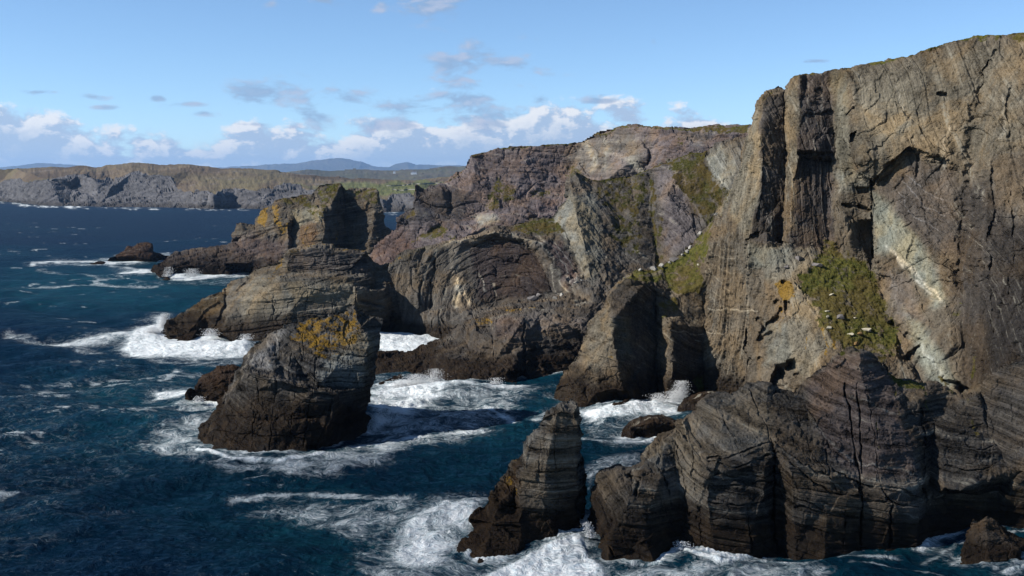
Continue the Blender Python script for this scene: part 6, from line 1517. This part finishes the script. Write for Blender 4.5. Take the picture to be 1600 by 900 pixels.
SEA_SHEEN = 0.20            # a polarising filter takes off much of the sky's glare
sea, SEA = build_sea()
spray([(256, 511, 2.6, 5.5, 1500, 0.15), (240, 520, 4.0, 2.2, 900, 0.1), (652, 602, 5.0, 3.2, 1500, -0.1), (680, 597, 3.0, 4.0, 900, 0.0), (625, 604, 3.0, 2.0, 500, 0.0), (1062, 622, 2.6, 4.8, 1700, 0.12), (1052, 628, 3.2, 3.0, 900, 0.1), (1030, 626, 3.0, 2.0, 500, 0),
       (924, 840, 1.0, 2.6, 500, -0.3), (1066, 858, 1.6, 1.2, 300, 0.0), (300, 432, 6.0, 5.0, 800, 0.0), (262, 432, 4.0, 6.0, 500, 0.2), (310, 628, 2.0, 1.5, 250, 0), (775, 600, 2.5, 1.8, 300, 0), (330, 524, 4.0, 2.6, 600, 0), (385, 530, 3.0, 2.0, 400, 0)])

# ------------------------------------------------------------------ unseen cloudlike shell, added overhead to shade the near water and rocks
def shade_cloud_material():
    m = bpy.data.materials.new("shade_cloud_film")
    m.use_nodes = True
    m.node_tree.nodes.clear()
    N = NT(m.node_tree)
    pos = N.n('ShaderNodeNewGeometry').outputs['Position']
    thick = N.ss(N.noise(pos, 0.012, 5.0, 0.6), 0.3, 0.7, 0.13, 0.28)
    tr = N.n('ShaderNodeBsdfTransparent')
    df = N.n('ShaderNodeBsdfDiffuse', None, Color=(0.85, 0.86, 0.88, 1))
    mx = N.n('ShaderNodeMixShader', None, i0=thick, i1=tr, i2=df)
    out = N.n('ShaderNodeOutputMaterial')
    m.node_tree.links.new(mx.outputs[0], out.inputs[0])
    return m


def build_shade_cloud(gx, gy, rx, ry, base, thick):
    n, m = 150, 60
    u = np.linspace(0, 2 * math.pi, n, endpoint=False)
    v = np.linspace(0.0, math.pi, m)
    U, Vv = np.meshgrid(u, v)
    D = np.stack([np.cos(U) * np.sin(Vv), np.sin(U) * np.sin(Vv), np.cos(Vv)], -1).reshape(-1, 3)
    bumpy = 1 + 0.22 * fbm((D * 2.6 + 4).astype(np.float32), 5, 61, 0.6)
    flat = np.where(D[:, 2] < 0, 0.25, 1.0)
    P = D * bumpy[:, None] * np.array([rx, ry, thick]) * np.stack([np.ones_like(flat), np.ones_like(flat), flat], 1)
    k = base / SUN_DIR.z
    P += np.array([gx + SUN_DIR.x * k, gy + SUN_DIR.y * k, base])
    idx = np.arange(n * m).reshape(m, n)
    q = np.stack([idx[:-1], idx[1:], np.roll(idx[1:], -1, 1), np.roll(idx[:-1], -1, 1)], -1).reshape(-1, 4)
    o = mesh_object("shade_cloud", P, q, shade_cloud_material(), smooth=True)
    tag(o, "unseen cloudlike shell added high overhead to shade the near water and rocks", "shade_cloud", kind='structure')


build_shade_cloud(60.0, 100.0, 330.0, 138.0, 1250.0, 120.0)

# ------------------------------------------------------------------ air
if HAZE > 0:
    bx0, bx1, by0, by1, bz0, bz1 = -22000.0, 22000.0, -600.0, 46000.0, -12.0, 1010.0
    V = [(x, y, z) for z in (bz0, bz1) for y in (by0, by1) for x in (bx0, bx1)]
    Fh = [(0, 2, 3, 1), (4, 5, 7, 6), (0, 1, 5, 4), (2, 6, 7, 3), (0, 4, 6, 2), (1, 3, 7, 5)]
    me = bpy.data.meshes.new("haze")
    me.from_pydata(V, [], Fh)
    mh = bpy.data.materials.new("air")
    mh.use_nodes = True
    mh.node_tree.nodes.clear()
    N = NT(mh.node_tree)
    pv = N.n('ShaderNodeVolumePrincipled', None, Color=(0.30, 0.52, 0.88, 1), Density=HAZE, Anisotropy=0.2)
    out = N.n('ShaderNodeOutputMaterial')
    mh.node_tree.links.new(pv.outputs[0], out.inputs['Volume'])
    me.materials.append(mh)
    hz = bpy.data.objects.new("haze", me)
    COL.objects.link(hz)
    tag(hz, "thin blue sea air that pales the far hills", "haze", kind='stuff')
